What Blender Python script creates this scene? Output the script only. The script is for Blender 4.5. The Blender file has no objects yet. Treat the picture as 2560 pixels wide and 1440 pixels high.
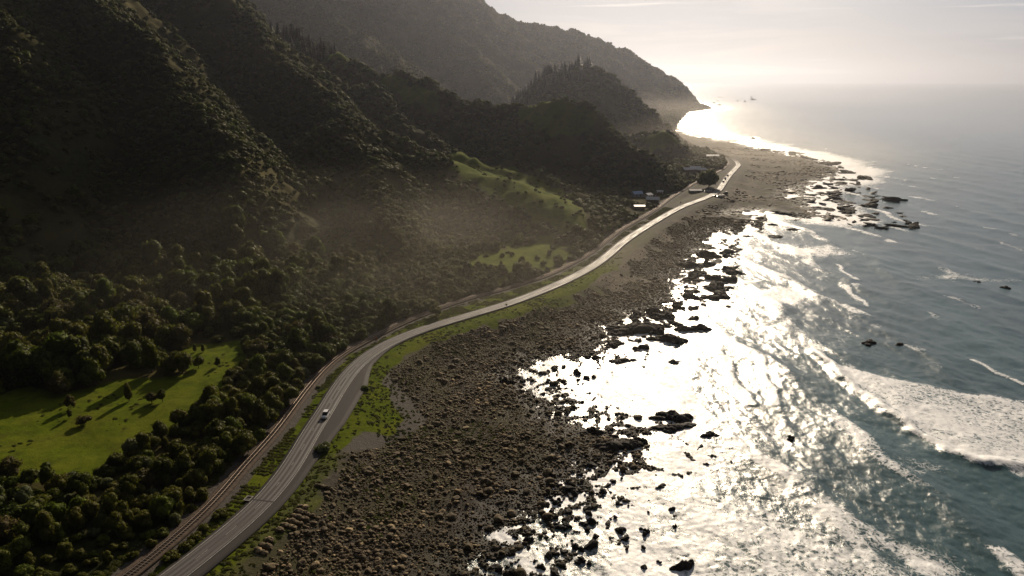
import bpy, math, random
import numpy as np
from mathutils import Vector, Matrix
random.seed(7); RNG = np.random.default_rng(11)
scene = bpy.context.scene
COL = scene.collection
R = math.radians

# ------------------------------------------------------------------ camera, sky, sun, exposure
CAM_H = 105.0
PITCH = R(16.05)
F = 1800.0                       # focal length in pixels of the 2560 wide photograph
cam = bpy.data.cameras.new('camera'); camo = bpy.data.objects.new('camera', cam); COL.objects.link(camo)
camo.location = (0, 0, CAM_H); camo.rotation_euler = (math.pi/2 - PITCH, 0, 0)
cam.sensor_width = 36; cam.lens = 36*F/2560; cam.clip_start = 1; cam.clip_end = 200000
scene.camera = camo

SUN_AZ, SUN_EL = R(10.8), R(22.5)   # azimuth to the right of +Y
sun = bpy.data.lights.new('sun', 'SUN'); suno = bpy.data.objects.new('sun', sun); COL.objects.link(suno)
sun.energy = 5.0; sun.angle = R(0.6); sun.color = (1.0, 0.835, 0.63)
sd = Vector((math.sin(SUN_AZ)*math.cos(SUN_EL), math.cos(SUN_AZ)*math.cos(SUN_EL), math.sin(SUN_EL)))
suno.rotation_euler = sd.to_track_quat('Z', 'Y').to_euler()
suno.location = (0, 0, 900)

world = bpy.data.worlds.new('World'); scene.world = world; world.use_nodes = True

def NT(nt):
    class G: pass
    g = G(); g.nt = nt
    def new(t, **kw):
        n = nt.nodes.new(t)
        for k, v in kw.items():
            if k.startswith('i_'):
                key = k[2:]
                key = int(key) if key.isdigit() else key.replace('_', ' ')
                n.inputs[key].default_value = v
            else: setattr(n, k, v)
        return n
    g.new = new
    def link(a, b): nt.links.new(a, b)
    g.link = link
    def sock(n, v, i):
        if hasattr(v, 'is_output') or isinstance(v, bpy.types.NodeSocket): link(v, n.inputs[i])
        else: n.inputs[i].default_value = v
    def math_(op, a, b=0.0, c=None, clamp=False):
        n = nt.nodes.new('ShaderNodeMath'); n.operation = op; n.use_clamp = clamp
        sock(n, a, 0); sock(n, b, 1)
        if c is not None: sock(n, c, 2)
        return n.outputs[0]
    g.m = math_
    def mix(f, a, b, mode='MIX'):
        n = nt.nodes.new('ShaderNodeMix'); n.data_type = 'RGBA'; n.blend_type = mode
        for v, i in ((f, 0), (a, 6), (b, 7)):
            if isinstance(v, bpy.types.NodeSocket): link(v, n.inputs[i])
            elif i == 0: n.inputs[0].default_value = v
            else: n.inputs[i].default_value = (*v, 1) if len(v) == 3 else v
        return n.outputs[2]
    g.mix = mix
    def ramp(f, lo, hi, a=0.0, b=1.0, smooth=True):
        n = nt.nodes.new('ShaderNodeMapRange'); n.interpolation_type = 'SMOOTHSTEP' if smooth else 'LINEAR'
        link(f, n.inputs[0]); n.inputs[1].default_value = lo; n.inputs[2].default_value = hi
        n.inputs[3].default_value = a; n.inputs[4].default_value = b
        return n.outputs[0]
    g.ramp = ramp
    def noise(vec, scale, detail=4, rough=.55, dist=0.0):
        n = nt.nodes.new('ShaderNodeTexNoise'); n.inputs['Scale'].default_value = scale
        n.inputs['Detail'].default_value = detail; n.inputs['Roughness'].default_value = rough
        n.inputs['Distortion'].default_value = dist
        if vec is not None: link(vec, n.inputs['Vector'])
        return n.outputs[0]
    g.noise = noise
    def scaled(vec, s, loc=(0, 0, 0), rot=(0, 0, 0)):
        n = nt.nodes.new('ShaderNodeMapping'); link(vec, n.inputs[0])
        n.inputs['Scale'].default_value = s; n.inputs['Location'].default_value = loc; n.inputs['Rotation'].default_value = rot
        return n.outputs[0]
    g.scaled = scaled
    return g

wn = world.node_tree; wn.nodes.clear(); g = NT(wn)
sky = g.new('ShaderNodeTexSky', sky_type='NISHITA', sun_disc=False, sun_elevation=SUN_EL, sun_rotation=SUN_AZ, altitude=100, air_density=1.0, dust_density=1.6, ozone_density=1.0)
tc = g.new('ShaderNodeTexCoord')
sep = g.new('ShaderNodeSeparateXYZ'); g.link(tc.outputs['Generated'], sep.inputs[0])
zc = g.m('MAXIMUM', sep.outputs[2], 0.0)
zz = g.m('ADD', zc, 0.035)
cx = g.m('DIVIDE', sep.outputs[0], zz); cy = g.m('DIVIDE', sep.outputs[1], zz)
cmb = g.new('ShaderNodeCombineXYZ'); g.link(cx, cmb.inputs[0]); g.link(cy, cmb.inputs[1])
az = g.m('ARCTAN2', sep.outputs[0], sep.outputs[1]); el = g.m('ARCSINE', sep.outputs[2])
cb2 = g.new('ShaderNodeCombineXYZ'); g.link(az, cb2.inputs[0]); g.link(g.m('ADD', el, g.m('MULTIPLY', az, .012)), cb2.inputs[1])
n1 = g.noise(g.scaled(cb2.outputs[0], (2.3, 21, 1), (3.1, .35, 0)), 1.0, 7, .6, .5)
n2 = g.noise(g.scaled(cb2.outputs[0], (2.6, 62, 1), (7.7, 2.2, 0)), 1.0, 5, .5, .3)
veil = g.ramp(n1, .38, .60, .0, 1.0)
wisp = g.ramp(n2, .60, .72, 0.0, .9)
dt = g.new('ShaderNodeVectorMath'); dt.operation = 'DOT_PRODUCT'; g.link(tc.outputs['Generated'], dt.inputs[0]); dt.inputs[1].default_value = tuple(sd)
glow = g.m('MULTIPLY', g.ramp(dt.outputs['Value'], .05, .80, 0.25, 8.9), g.ramp(zc, .35, .95, 1.0, .5))     # thin cloud lit from behind by the sun
def cloud(col):
    v = g.new('ShaderNodeVectorMath'); v.operation = 'SCALE'; v.inputs[0].default_value = col; g.link(glow, v.inputs['Scale']); return v.outputs[0]
hz = g.mix(g.ramp(zc, .0, .07), cloud((1.05, .99, .92)), cloud((.94, .92, .93)))
c1 = g.mix(veil, g.mix(.8, sky.outputs[0], cloud((.50, .60, .80))), hz)
c2 = g.mix(wisp, c1, cloud((1.75, 1.62, 1.45)))
bg = g.new('ShaderNodeBackground'); bg.inputs[1].default_value = 0.06
g.link(c2, bg.inputs[0]); wo = g.new('ShaderNodeOutputWorld'); g.link(bg.outputs[0], wo.inputs[0])

scene.view_settings.view_transform = 'Standard'; scene.view_settings.look = 'None'
scene.view_settings.exposure = 0.06; scene.view_settings.gamma = 1.0; scene.view_settings.use_curve_mapping = False
scene.render.engine = 'CYCLES'
cy_ = scene.cycles
cy_.max_bounces = 5; cy_.diffuse_bounces = 2; cy_.glossy_bounces = 2; cy_.transmission_bounces = 2; cy_.volume_bounces = 1
cy_.transparent_max_bounces = 6; cy_.use_denoising = True; cy_.caustics_reflective = False; cy_.caustics_refractive = False
cy_.sample_clamp_indirect = 4

# ------------------------------------------------------------------ pixels of the photograph -> places
sT, cT = math.sin(PITCH), math.cos(PITCH)
def ray(px, py):
    u = (px-1280)/F; v = (720-py)/F
    return u, cT+v*sT, -sT+v*cT
def gp(px, py, z=0.0):           # where that pixel meets height z
    u, y, w = ray(px, py); t = (z-CAM_H)/w
    return (u*t, y*t)
def at(px, py, Y):               # the point of that pixel at forward distance Y
    u, y, w = ray(px, py); t = Y/y
    return (u*t, Y, CAM_H+w*t)

# ------------------------------------------------------------------ numpy noise
_P = RNG.permutation(4096); _G = RNG.uniform(0, 2*np.pi, 4096); _GX, _GY = np.cos(_G), np.sin(_G)
def perlin(x, y, seed=0):
    xi = np.floor(x).astype(np.int64); yi = np.floor(y).astype(np.int64); xf = x-xi; yf = y-yi
    def gr(ix, iy, dx, dy):
        h = _P[(_P[(ix+seed*57) & 4095]+iy) & 4095]; return _GX[h]*dx+_GY[h]*dy
    u = xf*xf*xf*(xf*(xf*6-15)+10); v = yf*yf*yf*(yf*(yf*6-15)+10)
    a = gr(xi, yi, xf, yf); b = gr(xi+1, yi, xf-1, yf); c = gr(xi, yi+1, xf, yf-1); d = gr(xi+1, yi+1, xf-1, yf-1)
    return (a+(b-a)*u+((c+(d-c)*u)-(a+(b-a)*u))*v)*1.5
def fbm(x, y, s, o=4, seed=0, rg=.5):
    r = np.zeros_like(x, dtype=float); a = 1.0; k = 1.0/s
    for i in range(o): r += a*perlin(x*k+i*13.7, y*k-i*7.3, seed+i); a *= rg; k *= 2.03
    return r
def ridged(x, y, s, o=3, seed=0):
    r = np.zeros_like(x, dtype=float); a = 1.0; k = 1.0/s
    for i in range(o): r += a*(1-2*np.abs(perlin(x*k+i*3.7, y*k-i*9.3, seed+i))); a *= .5; k *= 2.1
    return r
def sst(a, b, x):
    t = np.clip((x-a)/(b-a), 0, 1); return t*t*(3-2*t)
def seg_dist(x, y, pts, closed=False):
    """distance to a polyline, and parameter (index+t) of the closest point"""
    best = np.full(x.shape, 1e18); par = np.zeros(x.shape)
    n = len(pts); m = n if closed else n-1
    for i in range(m):
        ax, ay = pts[i][0], pts[i][1]; bx, by = pts[(i+1) % n][0], pts[(i+1) % n][1]
        dx, dy = bx-ax, by-ay; L = dx*dx+dy*dy+1e-9
        t = np.clip(((x-ax)*dx+(y-ay)*dy)/L, 0, 1)
        d = (x-ax-t*dx)**2+(y-ay-t*dy)**2
        w = d < best; best = np.where(w, d, best); par = np.where(w, i+t, par)
    return np.sqrt(best), par
def sdf(x, y, poly):             # positive inside
    d, _ = seg_dist(x, y, poly, True); ins = np.zeros(x.shape, bool); n = len(poly)
    for i in range(n):
        x1, y1 = poly[i][0], poly[i][1]; x2, y2 = poly[(i+1) % n][0], poly[(i+1) % n][1]
        if y1 == y2: continue
        c = ((y1 > y) != (y2 > y)) & (x < (x2-x1)*(y-y1)/(y2-y1)+x1)
        ins ^= c
    return np.where(ins, d, -d)
def crom(p, step=2.0):
    p = [np.array(q, float) for q in p]; out = []
    for i in range(len(p)-1):
        a = p[max(i-1, 0)]; b = p[i]; c = p[i+1]; d = p[min(i+2, len(p)-1)]
        n = max(2, int(np.linalg.norm((c-b)[:2])/step))
        for k in range(n):
            t = k/n
            out.append(.5*((2*b)+(-a+c)*t+(2*a-5*b+4*c-d)*t*t+(-a+3*b-3*c+d)*t**3))
    out.append(p[-1]); return np.array(out)
def smooth_line(a, n=6):
    a = a.copy()
    for _ in range(n): a[1:-1] = (a[:-2]+2*a[1:-1]+a[2:])/4
    return a

# ------------------------------------------------------------------ lines of the place
ROADZ, RAILZ = 6.0, 6.4
road_px = [(270,1560),(437,1440),(530,1365),(600,1310),(662,1251),(720,1180),(757,1118),(781,1075),(812,1030),(850,965),(897,908),(965,861),(1060,822),(1180,786),(1290,752),(1400,708),
           (1478,668),(1522,636),(1562,602),(1622,563),(1700,519),(1765,494),(1795,477),(1808,460),(1822,440),(1838,422),(1846,411),(1832,398),(1798,383),(1747,369),(1705,345),(1690,333)]
ROAD = smooth_line(crom([gp(*p, ROADZ) for p in road_px], 3.0), 8)
rail_px = [(150,1560),(318,1440),(425,1352),(533,1255),(603,1170),(655,1115),(690,1075),(738,1010),(782,953),(830,902),(880,868),(925,845),(1000,808),(1100,768),(1180,742),(1250,724),(1360,690),(1420,662),
           (1470,635),(1510,605),(1545,578),(1590,552),(1640,522),(1680,492),(1744,453),(1797,428),(1817,414),(1818,404),(1789,385),(1735,369),(1695,346),(1680,333)]
RAIL = smooth_line(crom([gp(*p, RAILZ) for p in rail_px], 3.0), 8)
coast_px = [(1000,1640),(1080,1520),(1150,1440),(1225,1345),(1330,1250),(1400,1185),(1440,1150),(1500,1150),(1570,1118),(1540,1085),(1450,1068),(1385,1040),(1330,985),(1275,940),(1330,905),(1400,895),
            (1480,890),(1500,850),(1530,800),(1560,780),(1650,765),(1700,735),(1690,690),(1720,650),(1780,620),(1740,600),(1790,575),(1880,560),(1885,540),(1810,535),(1900,524),(1990,535),(2060,545),
            (2010,510),(1960,490),(2000,465),(2060,450),(2090,425),(2040,402),(1960,385),(1880,372),(1850,360),(1790,350),(1730,338),(1690,325),(1655,305),(1640,288),(1680,279),(1740,274),(1760,268)]
coast = [gp(*p) for p in coast_px]
LAND = coast + [(800,3450),(560,4100),(200,4900),(-400,7000),(-6000,7000),(-6000,-300),(-30,-300),(-30,60)]
inland = list(map(tuple, RAIL[::3])) + [(430,1900),(620,2600),(780,2900),(820,3150),(700,3500),(300,4400),(-500,7000),(-6000,7000),(-6000,-300),(-260,-300)]

# ridge crests: (points, side slope, crest rounding)
def RP(*l): return [at(*p) for p in l]
TH = 5.0
ridges = [
 (RP((-900,-500,640),(-300,-260,640),(-120,-120,600),(0,45,530),(40,210,470),(0,400,415),(-40,560,380)), .80, 6),
 (RP((-900,-600,800),(-300,-460,760),(60,-220,680),(160,-100,640),(265,10,600),(350,85,570),(455,215,520),(555,350,465),(590,450,425),(575,590,385)), .90, 5),
 (RP((-600,-700,1300),(100,-420,1150),(400,-180,1000),(560,0,880),(640,60,830),(705,120,780),(800,215,680),(872,300,600),(915,370,545),(965,490,455),(985,600,395)), .88, 5),
 (RP((872,300,600),(1000,355,600),(1130,408,560),(1300,462,500),(1420,532,460),(1475,600,430)), .46, 14),
 (RP((200,-200,1500),(560,20,1200),(700,100,1050),(760,108,1010),(840,138,980),(900,170,940),(1000,190,900),(1060,212,860),(1150,248,820),(1200,262,800),(1290,268,780),(1340,252,755),(1390,240,740),
     (1450,258,728),(1500,290,715),(1560,342,700),(1620,385,695),(1675,430,705)), .85, 7),
 (RP((900,200,850),(1000,290,770),(1100,355,700),(1200,395,650),(1300,435,610),(1400,468,570),(1500,508,545),(1550,548,520)), .85, 6),
 (RP((1000,300,1700),(1150,280,1500),(1290,258,1400),(1335,222,1380),(1395,188,1350),(1458,174,1320),(1530,192,1290),(1598,252,1260),(1640,305,1250)), .80, 22),
 (RP((1450,345,1050),(1560,335,1000),(1620,333,960),(1680,335,930),(1720,362,910),(1750,392,895)), .9, 8),
 (RP((1735,262,3050),(1720,230,3000),(1680,194,2950),(1640,168,2900),(1560,128,2850),(1440,80,2800),(1350,62,2780),(1290,55,2750),(1215,5,2700),(1100,-90,2700),(900,-180,2800),(500,-260,2900),(-200,-300,3000)), .62, 10),
 (RP((1060,-60,2640),(1090,40,2450),(1150,110,2250),(1215,175,2100),(1250,230,1950)), .60, 10),
 (RP((800,-120,2700),(780,-20,2300),(860,60,2000),(950,130,1800),(1000,180,1600)), .60, 10),
 (RP((1290,55,2750),(1340,120,2600),(1440,190,2450),(1520,240,2350)), .62, 10),
 (RP((1560,128,2850),(1590,180,2750),(1630,230,2680)), .7, 10),
]
# drop crests a little under the trees that stand on them
RZ = []
for pts, sl, w in ridges:
    P = crom([np.array(p) for p in pts], 12.0)
    RZ.append((P, sl, w))

meadow = [gp(*p, 9) for p in [(-500,1260),(-300,1010),(0,985),(60,962),(150,985),(240,965),(300,945),(400,950),(470,935),(430,905),(440,880),(480,860),(590,855),(612,880),(630,915),(560,945),(548,1005),(490,1035),(430,1075),(380,1108),(300,1130),(292,1180),(230,1205),(100,1208),(0,1215)]]

REEFP = [gp(*p) for p in [(1960,500),(1990,458),(2060,440),(2130,440),(2210,480),(2270,525),(2240,560),(2130,560),(2040,548)]]
def height(x, y, detail=True):
    x = np.asarray(x, float); y = np.asarray(y, float)
    rr = np.hypot(x, y); amp = np.clip(rr/900, .35, 2.2)
    xw = x+amp*14*fbm(x, y, 95, 3, 1); yw = y+amp*14*fbm(x, y, 95, 3, 5)
    hs = []
    for P, sl, w in RZ:
        d, par = seg_dist(xw, yw, P)
        z = np.interp(par, np.arange(len(P)), P[:, 2])
        hs.append(z-sl*(np.sqrt(d*d+w*w)-w)*(1+.0*d))
    hs = np.array(hs); k = 7.0
    mx = hs.max(0); hills = mx+k*np.log(np.exp((hs-mx)/k).sum(0))-k*.2
    hills += np.clip((hills-12)/60, 0, 1)*np.clip(amp, 0, 1.3)*(8.5*ridged(x+12*fbm(x, y, 40, 2, 14), y, 72, 3, 9)-7)
    hills += 2.5*fbm(x, y, 30, 3, 21)*np.clip((hills-10)/30, 0, 1)
    dland = sdf(x, y, LAND)
    near = np.clip(rr/500, .5, 2.5)
    dn = dland+near*(6*fbm(x, y, 34, 3, 31)+4.5*fbm(x, y, 11, 3, 37))
    flat = np.interp(dn, [-60, -12, 0, 8, 30, 70, 130], [-6, -1.6, 0, .8, 2.0, 3.4, 5.2])
    flat += np.where(dland > -40, .35*fbm(x, y, 5, 3, 41), 0)*sst(3., 1., np.abs(flat))
    dr, _ = seg_dist(x, y, ROAD); dl, _ = seg_dist(x, y, RAIL)
    flat = flat+(ROADZ-.35-flat)*sst(24, 9, dr)
    flat = flat+(RAILZ-.45-flat)*sst(12, 3.5, dl)*sst(4, 8, dr)
    reef = sdf(x, y, REEFP); rz = -1.9+1.1*fbm(x*.8+.6*y, y*.8-.6*x, 55, 3, 48)+1.9*fbm(x*.8+.6*y, y*.8-.6*x, 21, 4, 47, .6)
    flat = np.maximum(flat, np.where(reef > -25, np.minimum(rz, .9)-np.clip(-reef, 0, 30)*.12, -9))
    band = (dland > -48) & (dland < 4)
    rz2 = -1.15+1.15*ridged(x+6*fbm(x, y, 15, 2, 50), y, 17*near, 3, 49)-np.clip(-dland-6, 0, 60)*.035
    flat = np.where(band, np.maximum(flat, np.minimum(rz2, 1.1)), flat)
    din = sdf(x, y, inland)
    pl = 6.2+2.8*sst(3, 26, din)+.5*fbm(x, y, 24, 3, 44)*sst(4, 14, din)
    flat = np.where(din > 2, pl, flat)
    # valley floor behind: the hills only rise inland of the railway
    hl = np.minimum(hills, flat+np.clip(din-5, 0, None)*1.1)
    far = sst(1500, 1900, y)
    hl = np.where(far > .5, np.minimum(hills, np.clip(dland*3, -8, None)), hl)
    k2 = 2.0
    out = np.where(hl > flat-8, k2*np.logaddexp(hl/k2, flat/k2), flat)
    out = np.where((din > 4) | (far > .5), out, flat)
    return out, dict(dland=dland, dn=dn, dr=dr, dl=dl, din=din, hills=hills, flat=flat)

# ------------------------------------------------------------------ helpers for objects
def setp(o, label=None, cat=None, group=None, kind=None):
    if label: o['label'] = label
    if cat: o['category'] = cat
    if group: o['group'] = group
    if kind: o['kind'] = kind
    return o
def mesh_from(name, V, Fc, mat=None, smooth=False):
    me = bpy.data.meshes.new(name); V = np.asarray(V, np.float32)
    if isinstance(Fc, np.ndarray):
        n, k = Fc.shape
        me.vertices.add(len(V)); me.vertices.foreach_set('co', V.ravel())
        me.loops.add(n*k); me.loops.foreach_set('vertex_index', Fc.ravel().astype(np.int32))
        me.polygons.add(n); me.polygons.foreach_set('loop_start', np.arange(0, n*k, k, dtype=np.int32))
        me.update(calc_edges=True)
    else:
        me.from_pydata([tuple(map(float, v)) for v in V], [], [tuple(map(int, f)) for f in Fc]); me.update()
    if mat: me.materials.append(mat)
    if smooth: me.polygons.foreach_set('use_smooth', np.ones(len(me.polygons), bool))
    return me
def link(name, me, parent=None, loc=None):
    o = bpy.data.objects.new(name, me); COL.objects.link(o)
    if parent: o.parent = parent
    if loc is not None: o.location = loc
    return o
def attr(me, name, data):
    a = me.attributes.new(name, 'FLOAT', 'POINT'); a.data.foreach_set('value', np.asarray(data, np.float32).ravel())

def new_mat(name):
    m = bpy.data.materials.new(name); m.use_nodes = True; m.node_tree.nodes.clear(); gg = NT(m.node_tree)
    gg.out = gg.new('ShaderNodeOutputMaterial'); gg.tc = gg.new('ShaderNodeTexCoord'); gg.P = gg.tc.outputs['Object']
    return m, gg
def principled(gg, color, rough=.8, spec=.3, metallic=0.0, bump=None, bstr=.5, bdist=.1):
    b = gg.new('ShaderNodeBsdfPrincipled')
    for v, k in ((color, 'Base Color'), (rough, 'Roughness'), (spec, 'Specular IOR Level'), (metallic, 'Metallic')):
        if isinstance(v, bpy.types.NodeSocket): gg.link(v, b.inputs[k])
        else: b.inputs[k].default_value = (*v, 1) if isinstance(v, tuple) and len(v) == 3 else v
    if bump is not None:
        bn = gg.new('ShaderNodeBump'); bn.inputs['Strength'].default_value = bstr; bn.inputs['Distance'].default_value = bdist
        gg.link(bump, bn.inputs['Height']); gg.link(bn.outputs[0], b.inputs['Normal'])
    gg.link(b.outputs[0], gg.out.inputs[0]); return b
def simple_mat(name, col, rough=.6, spec=.4, metallic=0.0, var=.25, scale=3.0):
    m, gg = new_mat(name)
    n = gg.noise(gg.P, scale, 4)
    c = gg.mix(gg.ramp(n, .3, .7), tuple(v*(1-var) for v in col), tuple(min(1, v*(1+var)) for v in col))
    principled(gg, c, rough, spec, metallic, n, .3, .02); return m

def attrn(gg, name):
    a = gg.new('ShaderNodeAttribute'); a.attribute_name = name; return a.outputs['Fac']

# ------------------------------------------------------------------ ground
th = np.radians(np.linspace(-64, 44, 660))
r_ = [48.0]
while r_[-1] < 5600: r_.append(r_[-1]*(1.0065 if r_[-1] < 1000 else 1.0085))
r_ = np.array(r_)
TT, RR = np.meshgrid(th, r_)
GX, GY = RR*np.sin(TT), RR*np.cos(TT)
GZ, info = height(GX.ravel(), GY.ravel())
GZ = GZ.reshape(GX.shape)

# fast sampling of the built ground
def sample(x, y, A=None):
    A = GZ if A is None else A
    x = np.asarray(x, float); y = np.asarray(y, float)
    t = np.arctan2(x, y); r = np.hypot(x, y)
    ft = np.clip((t-th[0])/(th[1]-th[0]), 0, len(th)-1.001); fr = np.interp(r, r_, np.arange(len(r_)))
    fr = np.clip(fr, 0, len(r_)-1.001)
    i = fr.astype(int); j = ft.astype(int); a = fr-i; b = ft-j
    return (A[i, j]*(1-a)*(1-b)+A[i+1, j]*a*(1-b)+A[i, j+1]*(1-a)*b+A[i+1, j+1]*a*b)
def hit(px, py):                 # first place where the pixel's ray meets the ground
    u, yy, w = ray(px, py); t = np.concatenate([np.arange(60, 1400, 1.0), np.arange(1400, 4200, 4.0)])
    x, y, z = u*t, yy*t, CAM_H+w*t
    h = np.maximum(sample(x, y), 0); k = np.argmax(z < h)
    return (float(x[k]), float(y[k])) if k > 0 else (float(x[-1]), float(y[-1]))

def hp(l): return [hit(*p) for p in l]
grass_hill = [
 hp([(1115,392),(1200,402),(1290,425),(1350,455),(1410,490),(1460,535),(1468,585),(1405,590),(1370,560),(1320,545),(1250,500),(1190,460),(1130,420)]),
 hp([(1170,640),(1250,605),(1330,590),(1400,600),(1450,635),(1420,672),(1330,682),(1250,700),(1180,695)]),
 hp([(1330,590),(1400,566),(1445,575),(1400,592),(1345,605)]),
]
grass_top = [
 hp([(745,112),(790,112),(850,136),(868,150),(820,150),(760,128)]),
 hp([(950,203),(1000,206),(1050,228),(1090,262),(1050,252),(990,228)]),
 hp([(1300,276),(1390,262),(1450,280),(1480,300),(1450,330),(1380,330),(1320,300)]),
 hp([(1620,342),(1680,340),(1690,352),(1640,365)]),
]
verge = [gp(*p, 3.5) for p in [(905,900),(935,960),(990,1000),(995,1040),(960,1080),(900,1100),(850,1130),(800,1150),(770,1200),(740,1290),(600,1400),(520,1470),(480,1500),(540,1400),(700,1240),(780,1130),(830,1080),(870,1010)]]
verge2 = [gp(*p, 4.5) for p in [(880,905),(960,878),(1070,845),(1200,800),(1300,770),(1400,735),(1470,705),(1530,715),(1400,765),(1250,800),(1120,840),(1000,880),(920,925)]]
trackp = [gp(*p, 3.2) for p in [(860,1135),(930,1105),(1000,1075),(1035,1045),(1010,1005),(960,965),(940,935),(950,900)]]
sandp = [gp(*p, 3) for p in [(1470,715),(1520,670),(1560,620),(1620,590),(1720,545),(1800,500),(1880,440),(1960,450),(1920,500),(1800,525),(1700,560),(1660,610),(1640,640),(1600,690),(1540,725)]]
spitp = [gp(*p, 3) for p in [(1700,345),(1760,350),(1850,395),(1870,430),(1960,450),(2000,470),(2090,430),(1960,395),(1850,375),(1790,352),(1700,330)]]

gx, gy = GX.ravel(), GY.ravel()
e1 = 4*fbm(gx, gy, 14, 3, 51)
mead = np.clip(.5+(sdf(gx, gy, meadow)+.4*e1)/3, 0, 1)
hg = np.zeros_like(gx)
for q, p in enumerate(grass_hill): hg = np.maximum(hg, np.clip(.5+(sdf(gx, gy, p)+(1.4 if q == 0 else 3.6)*e1-(0 if q == 0 else 2))/7, 0, 1)*(1 if q == 0 else .62))
for p in grass_top: hg = np.maximum(hg, np.clip(.5+(sdf(gx, gy, p)+6+1.2*e1)/7, 0, 1)*.8)
vg = np.maximum(np.clip(.5+(sdf(gx, gy, verge)+1.0*e1)/3, 0, 1), np.clip(.5+(sdf(gx, gy, verge2)+2.4*e1-2)/4, 0, 1)*.62*(1-.5*sst(300, 380, gy)))
vg = np.maximum(vg, sst(15, 11, info['dr']+e1*.6)*sst(3.5, 4.5, info['dl']+.1*e1)*sst(-2, 0, info['dland']-20)*(.75-.35*sst(330, 420, gy)))
vg = vg*(1-.6*sst(420, 640, gy))*np.where(info['dl'] < info['dr']+8, .85, .60+.40*sst(165, 215, gy)); mead = np.maximum(mead, 0); grassA = np.maximum(np.maximum(mead, hg), vg)
bridge_flat = sst(1.5, 4, info['dr'])
dtr, _ = seg_dist(gx, gy, trackp)
gravelA = np.maximum(sst(4.2, 2.6, dtr+.3*e1), sst(4.6, 3.4, info['dl']+.15*e1))
gravelA = np.maximum(gravelA, sst(5.2, 4.2, info['dr']+.3*e1)*.8)
sandA = np.maximum(np.clip(.5+(sdf(gx, gy, sandp)+2.5*e1)/10, 0, 1), np.clip(.5+(sdf(gx, gy, spitp)+3*e1)/14, 0, 1))
sandA = sandA*sst(-.25, .25, fbm(gx, gy, 38, 4, 53)+(info['dland']-22)/45)
hillA = np.where((info['din'] > 2) | (gy > 1600), sst(2, 5, np.where(gy > 1600, 10, info['din'])), 0)
wetA = sst(1.6, .2, GZ.ravel())*sst(2, -2, info['din'])

nr, nc = GX.shape
idx = np.arange(nr*nc).reshape(nr, nc)
quads = np.stack([idx[:-1, :-1], idx[:-1, 1:], idx[1:, 1:], idx[1:, :-1]], -1).reshape(-1, 4)
zf = GZ.ravel()[quads]
quads = quads[(zf.max(1) > -3.0)]
used = np.unique(quads); remap = -np.ones(nr*nc, int); remap[used] = np.arange(len(used))
def build_ground():
    m, g = new_mat('ground_material')
    P = g.P
    nA = g.noise(P, .35, 6, .6); nB = g.noise(P, .05, 5, .6); nC = g.noise(P, 2.2, 5, .65); nD = g.noise(P, .012, 4, .6)
    vor = g.new('ShaderNodeTexVoronoi'); vor.inputs['Scale'].default_value = .75; g.link(P, vor.inputs['Vector'])
    rock = g.mix(g.ramp(nC, .3, .75), (.020, .017, .013), (.085, .070, .050))
    rock = g.mix(g.ramp(nB, .4, .6), rock, (.056, .052, .020))
    rock = g.mix(g.ramp(nA, .55, .75, 0, .6), rock, (.14, .12, .09))
    sand = g.mix(g.ramp(nA, .3, .7), (.090, .069, .045), (.150, .119, .080))
    sand = g.mix(g.ramp(nC, .5, .8, 0, .5), sand, (.05, .042, .03)); sand = g.mix(g.ramp(nB, .44, .60, 0, .8), sand, (.048, .042, .026)); sand = g.mix(g.ramp(nD, .5, .62, 0, .6), sand, (.06, .058, .025))
    grav = g.mix(g.ramp(nC, .3, .7), (.050, .043, .037), (.105, .092, .078))
    gr1 = g.mix(g.ramp(nA, .3, .7), (.055, .080, .004), (.100, .128, .006))
    gr1 = g.mix(g.ramp(nC, .5, .8, 0, .5), gr1, (.035, .055, .010))
    gr2 = g.mix(g.ramp(nB, .42, .66, 0, .7), gr1, (.120, .130, .012))
    nE = g.noise(P, .16, 5, .7); gr2 = g.mix(g.ramp(nE, .52, .68, 0, .55), gr2, (.055, .055, .010)); nF = g.noise(P, .9, 4, .7); gr2 = g.mix(g.ramp(nF, .58, .7, 0, .6), gr2, (.040, .050, .008))
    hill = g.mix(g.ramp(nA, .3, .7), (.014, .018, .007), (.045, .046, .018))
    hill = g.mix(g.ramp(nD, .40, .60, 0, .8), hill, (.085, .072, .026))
    c = rock
    c = g.mix(attrn(g, 'sand'), c, sand)
    c = g.mix(attrn(g, 'hill'), c, hill)
    c = g.mix(attrn(g, 'gravel'), c, grav)
    ga = g.m('SUBTRACT', g.m('ADD', attrn(g, 'grass'), g.m('MULTIPLY', nC, .5)), .25, clamp=True)
    ga = g.ramp(ga, .3, .6)
    c = g.mix(ga, c, gr2)
    wet = attrn(g, 'wet')
    dark = g.mix(1.0, c, (.42, .42, .42), 'MULTIPLY')
    c = g.mix(wet, c, dark)
    rough = g.m('SUBTRACT', .95, g.m('MULTIPLY', wet, .27))
    h = g.m('ADD', g.m('MULTIPLY', nA, .5), g.m('MULTIPLY', nC, .3))
    spg = g.m('SUBTRACT', .18, g.m('MULTIPLY', g.m('MAXIMUM', ga, attrn(g, 'hill')), .16))
    principled(g, c, rough, spg, 0, h, .8, .7)
    V = np.stack([gx, gy, GZ.ravel()], 1)[used]
    me = mesh_from('ground', V, remap[quads], m, True)
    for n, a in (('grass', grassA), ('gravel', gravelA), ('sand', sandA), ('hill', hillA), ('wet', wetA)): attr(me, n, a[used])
    o = link('ground', me); setp(o, kind='structure', label='coastal ground of hills, meadow, verges and rocky shore'); return o
ground = build_ground()

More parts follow.
